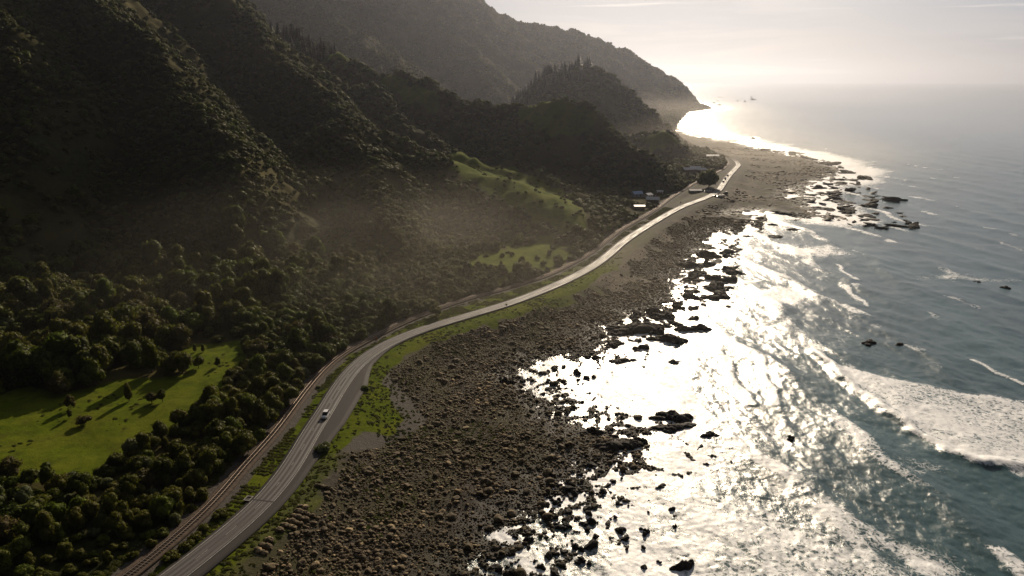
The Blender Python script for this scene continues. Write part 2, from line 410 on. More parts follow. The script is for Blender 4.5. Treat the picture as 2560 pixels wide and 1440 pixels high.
# ------------------------------------------------------------------ sea
def build_sea():
    tt = np.radians(np.linspace(-24, 56, 760)); rr = [60.0]
    while rr[-1] < 36000:
        r = rr[-1]; rr.append(r+min(max(r*r/(105*720)*1.0, .28), r*.10))
    rr = np.array(rr); T, Rr = np.meshgrid(tt, rr); X, Y = (Rr*np.sin(T)).ravel(), (Rr*np.cos(T)).ravel(); D = Rr.ravel()
    dland = sdf(X, Y, LAND)            # negative at sea
    off = np.clip(-dland, 0, 4000)
    calm = sst(0, 45, off)
    ph = X+.10*Y+16*fbm(X, Y, 170, 2, 61)+5*fbm(X, Y, 45, 2, 67)
    sw = np.sin(ph*2*np.pi/36); sw = (np.exp(1.6*sw)/np.exp(1.6))-.35
    amp = (.55+.5*fbm(X, Y, 70, 2, 71))*calm
    fade = 1/(1+(off/650)**2)/(1+(D/2500)**2)
    z = sw*np.clip(amp, 0, 2)*fade
    s2 = fbm(X*1.0+.2*Y, Y*.55, 9, 3, 73, .6); z += .26*s2*fade*(.3+.7*calm)
    near = sst(700, 250, D)
    s3 = fbm(X, Y*.7, 2.4, 2, 79, .6); z += .085*s3*near
    s4 = fbm(X*.8+.3*Y, Y*.5, 26, 2, 83); z += .35*s4*calm*fade
    # foam
    def poly(px, soft=6, n=1.6):
        soft = soft*1.6 if n > 1 else soft
        return np.clip(.5+(sdf(X, Y, [gp(*p) for p in px])+n*3*fbm(X, Y, 12, 3, 91))/soft, 0, 1)
    f = np.zeros_like(X)
    f1 = poly([(2068,903),(2150,925),(2300,958),(2440,985),(2600,1000),(2900,1030),(2900,1220),(2560,1168),(2440,1157),(2380,1132),(2300,1080),(2200,1010),(2115,950)], 4, .5)
    fr = [gp(*p) for p in [(2040,880),(2115,950),(2200,1012),(2300,1083),(2380,1136),(2440,1160),(2560,1172),(2900,1222)]]
    dfr, _ = seg_dist(X+1.2*fbm(X, Y, 9, 2, 105), Y+fbm(X, Y, 5, 2, 108), fr); f = np.maximum(f, f1*(.60+.22*np.exp(-dfr/9)+.10*fbm(X, Y, 20, 3, 92)))
    f = np.maximum(f, 1.0*np.exp(-(dfr/2.2)**2)*sst(100, 122, X)*(.85+.3*fbm(X, Y, 8, 2, 93)))
    f = np.maximum(f, poly([(1838,722),(1960,716),(2060,738),(2000,762),(1900,758),(1850,742)], 8)*.74)
    f = np.maximum(f, poly([(1460,1440),(1480,1330),(1505,1240),(1560,1150),(1700,1130),(1830,1180),(1930,1260),(2050,1290),(2180,1340),(2300,1400),(2440,1500),(1400,1560)], 14)*.555)
    f = np.maximum(f, poly([(1400,1560),(1460,1400),(1500,1250),(1530,1200),(1640,1250),(1700,1330),(1800,1400),(1850,1560)], 12)*.68)
    f = np.maximum(f, poly([(1440,920),(1700,900),(1800,1000),(1780,1110),(1620,1120),(1530,1080),(1470,1010)], 12)*.60)  # bay wash, its white coverage also painted to fill in the sun glint
    f = np.maximum(f, poly([(1560,800),(1700,760),(1850,770),(1900,830),(1700,880),(1560,860)], 12)*.5)
    f = np.maximum(f, poly([(1920,612),(2080,612),(2160,640),(2050,645),(1940,635)], 12)*.60)
    f = np.maximum(f, poly([(2280,684),(2400,684),(2560,695),(2560,712),(2400,706),(2290,700)], 14)*.53)
    f = np.maximum(f, poly([(1900,1190),(2000,1240),(2150,1280),(2320,1360),(2400,1440),(2300,1440),(2150,1340),(1980,1290)], 10)*.7)
    f = np.maximum(f, poly([(2170,1120),(2300,1130),(2420,1180),(2300,1200),(2190,1150)], 10)*.52)
    f = np.maximum(f, poly([(1950,840),(2060,850),(2120,890),(2000,890)], 10)*.6)
    f = np.maximum(f, poly([(1880,1050),(2000,1080),(2050,1120),(1930,1120)], 12)*.5)
    # surf on crests near the shore and off the far coast
    far = sst(350, 700, D)
    f = np.maximum(f, (.52+.25*fbm(X, Y, 40, 3, 95))*sst(70, 10, off))
    f = np.maximum(f, sst(.15, .62, sw)*np.maximum(sst(105, 50, off)*(.60+.35*fbm(X, Y, 25, 2, 97)), sst(210, 100, off)*sst(.10, .5, fbm(X, Y, 38, 3, 98))*.62))
    f = np.maximum(f, far*sst(60, 15, off/np.clip(D/600, 1, 3))*(.85+.3*fbm(X, Y, 60, 2, 99)))
    for cx0, cy0, cx1, cy1 in ((2110,712,2170,765),(1790,860,1880,1010),(1900,900,1940,1010),(2040,880,2120,950),(1560,900,1500,1030),(2430,900,2560,960),(1800,720,1900,700),(2090,660,2140,700)):
        a = gp(cx0, cy0); b = gp(cx1, cy1); d, _ = seg_dist(X+2*fbm(X, Y, 15, 2, 103), Y, [a, b]); k = sst(3.2, .3, d)
        f = np.maximum(f, k*.68); z += .22*k
    # raised breaking front of the big wave
    fr = [gp(*p) for p in [(2040,880),(2115,950),(2200,1012),(2300,1083),(2380,1136),(2440,1160),(2560,1172),(2900,1222)]]
    d, _ = seg_dist(X+1.2*fbm(X, Y, 9, 2, 105), Y+fbm(X, Y, 5, 2, 108), fr); z += 1.05*np.exp(-(d/2.4)**2)+f1*.35
    z += f*.10*fbm(X, Y, 1.6, 2, 107)*near
    me_r, me_c = Rr.shape; ix = np.arange(me_r*me_c).reshape(me_r, me_c)
    q = np.stack([ix[:-1, :-1], ix[:-1, 1:], ix[1:, 1:], ix[1:, :-1]], -1).reshape(-1, 4)
    gr = sample(X, Y); keep = ((gr[q].min(1) < 1.2) | (D[q].min(1) > 5000)) & (dland[q].min(1) < 60)
    q = q[keep]; us = np.unique(q); rm = -np.ones(len(X), int); rm[us] = np.arange(len(us))
    m, g = new_mat('sea_material')
    P = g.P
    w1 = g.noise(g.scaled(P, (1, .6, 1)), 1.3, 6, .75, .3); w2 = g.noise(g.scaled(P, (1, .45, 1), rot=(0, 0, .2)), .13, 4, .6)
    w3 = g.noise(g.scaled(P, (1, .35, 1), rot=(0, 0, .15)), .018, 5, .6)
    hgt = g.m('MULTIPLY', attrn(g, 'chop'), g.m('ADD', g.m('MULTIPLY', w1, .34), g.m('ADD', g.m('MULTIPLY', w2, .9), g.m('MULTIPLY', w3, 3.0))))
    v1 = g.new('ShaderNodeTexVoronoi'); v1.feature = 'DISTANCE_TO_EDGE'; v1.inputs['Scale'].default_value = .55
    nd = g.new('ShaderNodeTexNoise'); nd.inputs['Scale'].default_value = .5; nd.inputs['Detail'].default_value = 4; g.link(P, nd.inputs['Vector'])
    add = g.new('ShaderNodeVectorMath'); add.operation = 'MULTIPLY_ADD'; g.link(nd.outputs['Color'], add.inputs[0]); add.inputs[1].default_value = (5.5, 5.5, 0); g.link(P, add.inputs[2])
    g.link(add.outputs[0], v1.inputs['Vector'])
    lace = g.ramp(v1.outputs['Distance'], .0, .32, 1.0, .0)
    fine = g.noise(g.scaled(P, (1, .8, 1)), .8, 7, .72, .6)
    big = g.noise(P, .07, 4, .6)
    pat = g.m('ADD', g.m('MULTIPLY', lace, .27), g.m('ADD', g.m('MULTIPLY', fine, .74), g.m('ADD', g.m('MULTIPLY', big, .62), -.135)))
    fm = attrn(g, 'foam')
    v = g.m('ADD', g.m('MULTIPLY', fm, 1.25), g.m('SUBTRACT', pat, 1.32))
    foam = g.m('MULTIPLY', g.ramp(v, -.14, .26), g.ramp(fm, .02, .2))
    deep = g.mix(g.ramp(w3, .35, .65), (.022, .062, .068), (.034, .092, .098))
    sh = g.mix(attrn(g, 'shallow'), deep, (.040, .070, .055))
    col = g.mix(foam, sh, (.86, .87, .88))
    ro = g.m('ADD', g.m('ADD', .10, g.m('MULTIPLY', attrn(g, 'chop'), .12)), g.m('MULTIPLY', foam, .30))
    b = principled(g, col, ro, .5, 0, hgt, .8, .42); b.inputs['IOR'].default_value = 1.42
    me = mesh_from('sea', np.stack([X, Y, z], 1)[us], rm[q], m, True)
    attr(me, 'foam', f[us]); attr(me, 'chop', (.06+.94/(1+(off/330)**1.6))[us]); attr(me, 'shallow', (sst(60, 0, off)*.7)[us])
    o = link('sea', me); setp(o, kind='structure', label='sea with swell, foam and sun glitter reaching the horizon')
build_sea()

# ------------------------------------------------------------------ road, railway
def tangents(L):
    t = np.gradient(L, axis=0); t /= np.linalg.norm(t, axis=1)[:, None]; return t, np.stack([t[:, 1], -t[:, 0]], 1)   # right-hand normal
def strip(name, L, a, b, z, mat, parent=None, skirt=.0, uv=True, dash=None):
    """a sheet between lateral offsets a and b (arrays or numbers, + = right of travel)"""
    t, n = tangents(L); N = len(L); a = np.broadcast_to(a, N); b = np.broadcast_to(b, N); z = np.broadcast_to(z, N)
    K = 7 if dash is None and np.max(b-a) > 1 else 2
    s = np.concatenate([[0], np.cumsum(np.linalg.norm(np.diff(L, axis=0), axis=1))])
    offs = np.stack([a+(b-a)*k/(K-1) for k in range(K)], 1)
    V = np.zeros((N, K, 3)); V[:, :, :2] = L[:, None, :]+n[:, None, :]*offs[..., None]; V[:, :, 2] = z[:, None]
    V = V.reshape(-1, 3); ix = np.arange(N*K).reshape(N, K)
    q = np.stack([ix[:-1, :-1], ix[:-1, 1:], ix[1:, 1:], ix[1:, :-1]], -1).reshape(-1, 4)
    if dash is not None:
        keep = [(s[i] % (dash[0]+dash[1])) < dash[0] for i in range(N-1)]; q = q[np.array(keep)]
    extra = []
    if skirt:
        base = len(V); low = V.copy(); low[:, 2] -= skirt; VV = [V]
        lo = np.concatenate([low[ix[:, 0]], low[ix[:, -1]]]); VV.append(lo); V = np.concatenate(VV)
        i0 = np.arange(N-1)
        e1 = np.stack([ix[:-1, 0], ix[1:, 0], base+i0+1, base+i0], 1); e2 = np.stack([ix[1:, -1], ix[:-1, -1], base+N+i0, base+N+i0+1], 1)
        q = np.concatenate([q, e1, e2])
    me = mesh_from(name, V, q, mat)
    of = np.concatenate([offs.ravel(), np.zeros(len(V)-N*K)]); ss = np.concatenate([np.repeat(s, K), np.zeros(len(V)-N*K)])
    attr(me, 'lat', of); attr(me, 'along', ss)
    return link(name, me, parent)

RD = smooth_line(crom(list(ROAD), 1.5), 4); RL = smooth_line(crom(list(RAIL), 1.5), 4)
def asphalt(name, c0, c1, tracks=True):
    m, g = new_mat(name)
    la = attrn(g, 'lat'); al = attrn(g, 'along')
    cm = g.new('ShaderNodeCombineXYZ'); g.link(la, cm.inputs[0]); g.link(g.m('MULTIPLY', al, .03), cm.inputs[1])
    st = g.noise(cm.outputs[0], 1.6, 5, .6); fine = g.noise(g.P, 3.0, 4, .6); pat = g.noise(cm.outputs[0], .5, 3, .5)
    c = g.mix(g.ramp(st, .2, .8), c0, c1); c = g.mix(g.ramp(fine, .4, .7, 0, .5), c, tuple(v*.7 for v in c0))
    al1 = g.m('ABSOLUTE', la); d = g.m('ABSOLUTE', g.m('SUBTRACT', g.m('ABSOLUTE', g.m('SUBTRACT', al1, 1.3)), .62))
    tr = g.ramp(d, .15, .55, 1.0, 0.0)
    if tracks:
        tr = g.m('MULTIPLY', tr, g.ramp(st, .30, .6, .35, 1.0))
        c = g.mix(g.m('MULTIPLY', tr, .12), c, tuple(v*1.2 for v in c1))
        ro = g.m('SUBTRACT', g.m('ADD', .80, g.m('MULTIPLY', fine, .16)), g.m('MULTIPLY', tr, .33))
    else: ro = .75
    haze_fade = g.ramp(al, 860, 980); c = g.mix(haze_fade, c, (.10, .085, .065))  # far end tinted sandy and matte, haze put into the road colour
    principled(g, c, g.m('ADD', ro, g.m('MULTIPLY', haze_fade, .4)), g.m('MULTIPLY', g.m('ADD', .12, g.m('MULTIPLY', tr, .38)), g.m('SUBTRACT', 1.0, haze_fade)) if tracks else .1, 0, fine, .25, .03); return m
A_ROAD = asphalt('asphalt', (.064, .058, .055), (.105, .095, .088))
A_SH = asphalt('chip_seal_shoulder', (.040, .036, .034), (.062, .056, .052), False)
PAINT = simple_mat('white_road_paint', (.50, .49, .46), .7, .2, 0, .3, 1)
sR = np.concatenate([[0], np.cumsum(np.linalg.norm(np.diff(RD, axis=0), axis=1))])
# distance along the road of a pixel
def s_of(L, px, py, z=ROADZ):
    p = np.array(gp(px, py, z)); d = np.linalg.norm(L-p, axis=1); i = int(np.argmin(d)); return i
i1, i2, i3, i4, i5 = [s_of(RD, *p) for p in [(592,1345), (735,1165), (800,1060), (897,908), (965,861)]]
wr = np.interp(np.arange(len(RD)), [0, i1, i2, i3, i3+18, i4, i5, i5+60], [5.6, 5.5, 5.6, 8.2, 9.0, 5.2, 3.7, 3.4])
shoulder = strip('road_shoulder', RD, -3.5, wr, ROADZ-.02, A_SH, None, .45); setp(shoulder, kind='structure', label='dark chip seal shoulder beside the coast road')
road = strip('road', RD, -2.95, 2.95, ROADZ+.012, A_ROAD, None, .03); setp(road, kind='structure', label='two lane coast road curving along the shore')
for n_, a, b, da in (('edge_line', -2.70, -2.60, None), ('edge_line', 2.60, 2.70, None), ('centre_line', -.03, .03, (3., 7.))):
    o = strip(n_, RD, a, b, ROADZ+.020, PAINT, road, 0, True, da)
# railway : ballast bed, two rails, sleepers
BAL = simple_mat('rust_stained_ballast', (.085, .060, .043), .9, .2, 0, .35, 1.5)
RAILM = simple_mat('worn_rail_steel', (.30, .23, .18), .5, .5, .8, .2, 6)
SLP = simple_mat('weathered_sleeper', (.075, .058, .045), .9, .2, 0, .3, 4)
DIRT = simple_mat('track_side_dirt', (.085, .066, .048), .95, .2, 0, .4, .9)
e = bpy.data.objects.new('railway_track', None); COL.objects.link(e); e.location = (0, 0, 0)
setp(e, 'single railway track on brown ballast running between the bush and the coast road', 'railway track')
strip('ballast', RL, -2.1, 2.1, RAILZ-.05, BAL, e, .5)
for s in (-1, 1):
    t, n = tangents(RL)
    zz_ = RAILZ+.14
    N = len(RL); prof = [(-.045, 0), (-.045, .15), (.045, .15), (.045, 0)]
    V = np.zeros((N, 4, 3))
    for k, (o_, h) in enumerate(prof):
        V[:, k, :2] = RL+n*(s*.56+o_); V[:, k, 2] = RAILZ+.06+h
    ix = np.arange(N*4).reshape(N, 4); q = np.concatenate([np.stack([ix[:-1, k], ix[:-1, (k+1) % 4], ix[1:, (k+1) % 4], ix[1:, k]], 1) for k in range(3)])
    link('rail', mesh_from('rail', V.reshape(-1, 3), q, RAILM), e)
def boxV(cx, cy, cz, sx, sy, sz, ang=0.0):
    c, s = math.cos(ang), math.sin(ang); V = []
    for dz in (-1, 1):
        for dx, dy in ((-1, -1), (1, -1), (1, 1), (-1, 1)):
            x, y = dx*sx/2, dy*sy/2; V.append((cx+x*c-y*s, cy+x*s+y*c, cz+dz*sz/2))
    return V
BOXF = [(0, 3, 2, 1), (4, 5, 6, 7), (0, 1, 5, 4), (1, 2, 6, 5), (2, 3, 7, 6), (3, 0, 4, 7)]
class MB:
    def __init__(s): s.V = []; s.F = []
    def add(s, V, Fc):
        b = len(s.V); s.V += list(V); s.F += [tuple(b+i for i in f) for f in Fc]; return s
    def box(s, *a): return s.add(boxV(*a), BOXF)
    def cyl(s, p0, p1, r0, r1, n=8):
        p0 = Vector(p0); p1 = Vector(p1); d = (p1-p0).normalized(); a = d.orthogonal().normalized(); b = d.cross(a); V = []
        for p, r in ((p0, r0), (p1, r1)):
            for k in range(n): q = 2*math.pi*k/n; V.append(tuple(p+(a*math.cos(q)+b*math.sin(q))*r))
        return s.add(V, [tuple(range(n))[::-1], tuple(range(n, 2*n))]+[(k, (k+1) % n, n+(k+1) % n, n+k) for k in range(n)])
    def mesh(s, name, mat, smooth=False): return mesh_from(name, s.V, s.F, mat, smooth)
    def obj(s, name, mat, parent=None, loc=None, smooth=False): return link(name, s.mesh(name, mat, smooth), parent, loc)
mb = MB(); t, n = tangents(RL); sL = np.concatenate([[0], np.cumsum(np.linalg.norm(np.diff(RL, axis=0), axis=1))])
for s in np.arange(0, min(sL[-1], 520), .75):
    x = np.interp(s, sL, RL[:, 0]); y = np.interp(s, sL, RL[:, 1]); tx = np.interp(s, sL, t[:, 0]); ty = np.interp(s, sL, t[:, 1])
    mb.box(x, y, RAILZ+.0, 2.2, .24, .14, math.atan2(-tx, ty))
setp(mb.obj('sleepers', SLP, e), kind='stuff')

# ------------------------------------------------------------------ vegetation meshes
def ico(sub):
    t = (1+5**.5)/2
    V = [(-1,t,0),(1,t,0),(-1,-t,0),(1,-t,0),(0,-1,t),(0,1,t),(0,-1,-t),(0,1,-t),(t,0,-1),(t,0,1),(-t,0,-1),(-t,0,1)]
    Fc = [(0,11,5),(0,5,1),(0,1,7),(0,7,10),(0,10,11),(1,5,9),(5,11,4),(11,10,2),(10,7,6),(7,1,8),(3,9,4),(3,4,2),(3,2,6),(3,6,8),(3,8,9),(4,9,5),(2,4,11),(6,2,10),(8,6,7),(9,8,1)]
    V = [np.array(v)/np.linalg.norm(v) for v in V]
    for _ in range(sub):
        c = {}; nf = []
        def mid(a, b):
            k = (min(a, b), max(a, b))
            if k not in c: v = V[a]+V[b]; V.append(v/np.linalg.norm(v)); c[k] = len(V)-1
            return c[k]
        for a, b, d in Fc: x, y, z = mid(a, b), mid(b, d), mid(d, a); nf += [(a, x, z), (b, y, x), (d, z, y), (x, y, z)]
        Fc = nf
    return np.array(V), np.array(Fc)
ICO = {k: ico(k) for k in (1, 2, 3)}
def n3(p, s, seed):
    return (perlin(p[:, 0]*s+3.1*p[:, 2]*s*.37, p[:, 1]*s+p[:, 2]*s*.71, seed)+perlin(p[:, 2]*s+1.7, p[:, 0]*s-p[:, 1]*s*.5, seed+3))*.5
def crown_mesh(name, mat, seed, rad=1.0, hgt=1.0, blobs=14, leaves=900, leaf=.11, base=.25, shape='round', core=.86):
    """unit crown: radius about 1, from z=base to z=base+hgt; lobes filled with small leaf sprays"""
    r = np.random.default_rng(seed); V = []; Fq = []; nb = 0; blob = []
    Ft = []
    for i in range(blobs):
        a = r.uniform(0, 2*np.pi); u = r.uniform(-.25, 1)
        if shape == 'round': rr = .60*math.sqrt(max(0, 1-max(u, 0)**2))*r.uniform(.45, 1.1); z = base+.38*hgt+u*.40*hgt
        elif shape == 'tall': rr = .42*(1-.6*max(u, 0))*r.uniform(.3, 1.1); z = base+.42*hgt+u*.46*hgt
        else: rr = .72*r.uniform(.2, 1.0); z = base+.28*hgt+.26*hgt*u
        br = r.uniform(.30, .46)*(1.0 if i else 1.25)
        if i == 0: rr = 0
        blob.append((rr*math.cos(a), rr*math.sin(a), z, br))
    IV, IF = ICO[2]
    for bx, by, bz, br in blob:
        p = IV*br*core; p = p*(1+.20*n3(IV*2.2+bx*5, 1.6, seed)[:, None]); p[:, 2] *= .82*hgt/1.2
        V.append(p*rad+np.array([bx*rad, by*rad, bz])); Ft.append(IF+nb); nb += len(p)
    V = np.concatenate(V); Ft = np.concatenate(Ft)
    # leaf sprays
    B = np.array(blob); k = r.integers(0, len(B), leaves); dirs = r.normal(size=(leaves, 3)); dirs[:, 2] += .35; dirs /= np.linalg.norm(dirs, axis=1)[:, None]
    c = B[k, :3]+dirs*B[k, 3:4]*r.uniform(.78, 1.12, (leaves, 1))*np.array([1, 1, .82*hgt/1.2])
    inside = np.zeros(leaves, bool)
    for bx, by, bz, br in blob: inside |= (((c-np.array([bx, by, bz]))/np.array([1, 1, .82*hgt/1.2]))**2).sum(1) < (br*.72)**2
    c = c[~inside]; dirs = dirs[~inside]; m = len(c)
    nrm = dirs+r.normal(size=(m, 3))*.42; nrm /= np.linalg.norm(nrm, axis=1)[:, None]
    ta = np.cross(nrm, r.normal(size=(m, 3))); ta /= np.linalg.norm(ta, axis=1)[:, None]; tb = np.cross(nrm, ta)
    sz = leaf*r.uniform(.6, 1.4, (m, 1)); c[:, :2] *= rad
    q = np.stack([c-ta*sz, c-tb*sz*.7, c+ta*sz, c+tb*sz*.7], 1).reshape(-1, 3); nq = len(V)
    V = np.concatenate([V, q]); f0 = nq+np.arange(m)*4
    Ft = np.concatenate([Ft, np.stack([f0, f0+1, f0+2], 1), np.stack([f0, f0+2, f0+3], 1)])
    return mesh_from(name, V, Ft, mat)
def conifer_mesh(name, mat, seed, leaves=420):
    r = np.random.default_rng(seed); V = []; Ft = []; nb = 0
    m = leaves; u = r.uniform(0, 1, m)**.8; z = .08+.92*u; rad = (1-u)*.23*(.75+.35*np.sin(u*42+seed))+.012; a = r.uniform(0, 2*np.pi, m)
    rr = rad*r.uniform(.1, 1.0, m); c = np.stack([rr*np.cos(a), rr*np.sin(a), z], 1)
    d = np.stack([np.cos(a), np.sin(a), -.35+0*a], 1); d /= np.linalg.norm(d, axis=1)[:, None]
    tb = np.cross(d, [0, 0, 1.0])+r.normal(size=(m, 3))*.15
    L = (.05+.07*(1-u))[:, None]*r.uniform(.7, 1.3, (m, 1)); W = L*.42
    q = np.stack([c-d*L*.5, c-tb*W, c+d*L, c+tb*W], 1).reshape(-1, 3); f0 = np.arange(m)*4
    Ft = np.concatenate([np.stack([f0, f0+1, f0+2], 1), np.stack([f0, f0+2, f0+3], 1)])
    n = 8; rings = [(.06, .15), (.35, .13), (.7, .06), (.98, .006)]; base = len(q); W = []
    for zz_, rr_ in rings:
        for k in range(n): W.append((rr_*math.cos(2*math.pi*k/n), rr_*math.sin(2*math.pi*k/n), zz_))
    F2 = []
    for i in range(3):
        for k in range(n): a0 = base+i*n+k; a1 = base+i*n+(k+1) % n; F2 += [(a0, a1, a1+n), (a0, a1+n, a0+n)]
    # trunk foot
    b2 = base+len(W); W += [(.02, 0, 0), (-.01, .017, 0), (-.01, -.017, 0), (.0, 0, .5)]; F2 += [(b2, b2+1, b2+3), (b2+1, b2+2, b2+3), (b2+2, b2, b2+3)]
    return mesh_from(name, np.concatenate([q, np.array(W)]), np.concatenate([Ft, np.array(F2)]), mat)
def trunk_mesh(name, mat, seed, h=.5, r0=.055, limbs=4):
    r = random.Random(seed); m = MB(); p = Vector((0, 0, -.12)); pts = [p]
    for k in range(4): p = p+Vector((r.uniform(-.03, .03), r.uniform(-.03, .03), (h+.12)/4)); pts.append(p)
    for k in range(4): m.cyl(pts[k], pts[k+1], r0*(1.3-.22*k), r0*(1.3-.22*(k+1)), 7)
    for k in range(limbs):
        a = r.uniform(0, 6.28); q = pts[2+k % 3]; m.cyl(q, q+Vector((math.cos(a)*.34, math.sin(a)*.34, .28)), r0*.5, r0*.15, 5)
    return m.mesh(name, mat)
def leaf_mat(name, c0, c1, c2, transl=.28, gloss=.05):
    m, g = new_mat(name)
    oi = g.new('ShaderNodeObjectInfo'); rn = oi.outputs['Random']
    nz = g.noise(g.P, 7, 4, .6); n2 = g.noise(g.P, 1.8, 2, .5)
    c = g.mix(g.ramp(rn, .1, .9, 0, 1, False), c0, c1)
    ge = g.new('ShaderNodeNewGeometry'); wv = g.noise(ge.outputs['Position'], .016, 4, .6); wv2 = g.noise(ge.outputs['Position'], .05, 3, .6)
    c = g.mix(g.ramp(wv, .42, .60, 0, .75), c, c2); c = g.mix(g.ramp(wv2, .48, .66, 0, .65), c, tuple(v*.45 for v in c0))
    sp = g.m('FRACT', g.m('MULTIPLY', rn, 17.3))
    c = g.mix(g.ramp(sp, .72, .95, 0, .85), c, c2); c = g.mix(g.ramp(sp, .07, .03, 0, .7), c, tuple(.5*a+.10 for a in c1)); c = g.mix(g.ramp(g.m('FRACT', g.m('MULTIPLY', rn, 7.9)), .15, .02, 0, .7), c, (.09, .13, .012))
    c = g.mix(g.ramp(nz, .35, .7, 0, .55), c, tuple(min(1, v*1.9) for v in c1))
    c = g.mix(g.ramp(n2, .35, .65, .35, 0), c, tuple(v*.5 for v in c0))
    b = g.new('ShaderNodeBsdfPrincipled'); g.link(c, b.inputs['Base Color']); b.inputs['Roughness'].default_value = .6; b.inputs['Specular IOR Level'].default_value = gloss
    bn = g.new('ShaderNodeBump'); bn.inputs['Strength'].default_value = .6; bn.inputs['Distance'].default_value = .08; g.link(nz, bn.inputs['Height']); g.link(bn.outputs[0], b.inputs['Normal'])
    t = g.new('ShaderNodeBsdfTranslucent'); g.link(g.mix(1.0, c, (1.3, 1.4, .6), 'MULTIPLY'), t.inputs[0])
    mx = g.new('ShaderNodeMixShader'); mx.inputs[0].default_value = transl; g.link(b.outputs[0], mx.inputs[1]); g.link(t.outputs[0], mx.inputs[2])
    g.link(mx.outputs[0], g.out.inputs[0]); return m
M_LEAF = leaf_mat('native_bush_foliage', (.026, .038, .008), (.084, .100, .013), (.105, .080, .022))
M_BRUSH = leaf_mat('brown_tinted_foliage', (.075, .062, .026), (.095, .076, .032), (.060, .070, .020))
M_PINE = leaf_mat('pine_needles', (.014, .022, .010), (.020, .030, .012), (.030, .030, .014), .12, .2)
M_BARK = simple_mat('tree_bark', (.085, .068, .05), .9, .2, 0, .3, 8)
CR = [crown_mesh('crown', M_LEAF, 100+i, 1.0, 1.25, 15, 1300, .075, .18, 'round') for i in range(4)]
CR += [crown_mesh('crown', M_LEAF, 120+i, 1.0, 1.55, 14, 1200, .075, .15, 'tall') for i in range(2)]
CRB = [crown_mesh('crown', M_BRUSH, 130+i, 1.0, 1.15, 14, 1100, .07, .15, 'round', .7) for i in range(2)]
CRL = [crown_mesh('crown', M_LEAF, 140+i, 1.0, 1.2, 9, 330, .13, .10, 'round', .92) for i in range(4)]
CRL += [crown_mesh('crown', M_BRUSH, 150, 1.0, 1.1, 9, 300, .13, .10, 'round', .9)]
BUSH = [crown_mesh('crown', M_LEAF, 160+i, 1.0, .8, 10, 600, .10, .0, 'low') for i in range(2)]
M_TUFT = leaf_mat('verge_grass_blades', (.048, .062, .012), (.080, .090, .020), (.11, .088, .034), .3, .05)
TUFT = [crown_mesh('clump', M_TUFT, 180+i, 1.0, .6, 7, 260, .16, .0, 'low', .6) for i in range(2)]
TRK = [trunk_mesh('trunk', M_BARK, i, .6) for i in range(3)]
PINE = [conifer_mesh('pine_tree', M_PINE, 170+i) for i in range(3)]
TREE0 = {}
def tree(x, y, r, h, mesh, name, label, group=None, cat='tree', z=None, rot=None, trunk=True):
    z = float(sample(x, y)) if z is None else z
    e = bpy.data.objects.new(name, None); COL.objects.link(e); e.location = (x, y, z-.1); e.empty_display_size = .5
    e.rotation_euler.z = random.uniform(0, 6.28) if rot is None else rot; e.scale = (r, r, h)
    setp(e, label, cat, group)
    c = link('crown', mesh, e)
    if trunk: link('trunk', random.choice(TRK), e)
    return e, c

# --- where trees stand
def poisson(x0, x1, y0, y1, step, jit=.42, seed=1):
    r = np.random.default_rng(seed); nx = int((x1-x0)/step); ny = int((y1-y0)/(step*.87))
    i, j = np.meshgrid(np.arange(nx), np.arange(ny)); x = x0+(i+.5*(j % 2))*step; y = y0+j*step*.87
    x = x+r.uniform(-jit, jit, x.shape)*step; y = y+r.uniform(-jit, jit, y.shape)*step
    return x.ravel(), y.ravel()
def in_view(x, y, z, mx=160, my=250):
    dx, dy, dz = x, y, z-CAM_H
    dep = dy*cT-dz*sT; up = dy*sT+dz*cT
    px = 1280+F*dx/dep; py = 720-F*up/dep
    return (dep > 10) & (px > -mx) & (px < 2560+mx) & (py > -my) & (py < 1440+my), px, py
def grid_attr(a): return a.reshape(GX.shape)
A_gr = grid_attr(np.maximum(mead, hg)); A_din = grid_attr(info['din']); A_mead = grid_attr(mead); A_hg = grid_attr(hg)
sets = []
for (rmin, rmax, step, rad, sd_) in ((100, 470, 3.8, (2.0, 3.8), 1), (470, 820, 4.8, (2.4, 4.1), 2), (820, 1700, 7.0, (3.6, 5.4), 3), (1700, 3600, 8.6, (2.6, 4.6), 4)):
    xs, ys = poisson(-rmax*.95, rmax*.42, 60, rmax*1.02, step, .45, sd_)
    rr = np.hypot(xs, ys); k = (rr > rmin) & (rr <= rmax) & (np.abs(np.arctan2(xs, ys)) < R(50)); xs, ys, rr = xs[k], ys[k], rr[k]
    zs = sample(xs, ys); iv, px, py = in_view(xs, ys, zs)
    din = sample(xs, ys, A_din); gr = sample(xs, ys, A_gr)
    far = ys > 1650
    ok = iv & (((din > 2.7) & (gr < .35)) | (far & (zs > 6)))
    # open, grassy and scrubby clearings
    op = fbm(xs, ys, 60, 3, 201); lowd = fbm(xs, ys, 16, 2, 203)
    ok &= ~((op > .34) & (lowd > -.12) & (zs > 14) & (rr < 1700))
    xs, ys, zs, rr = xs[ok], ys[ok], zs[ok], rr[ok]
    size = (rad[0]+(rad[1]-rad[0])*RNG.uniform(0, 1, len(xs))**1.5*1.2)*(1+.45*fbm(xs, ys, 34, 2, 207))
    sets.append((xs, ys, zs, rr, size))
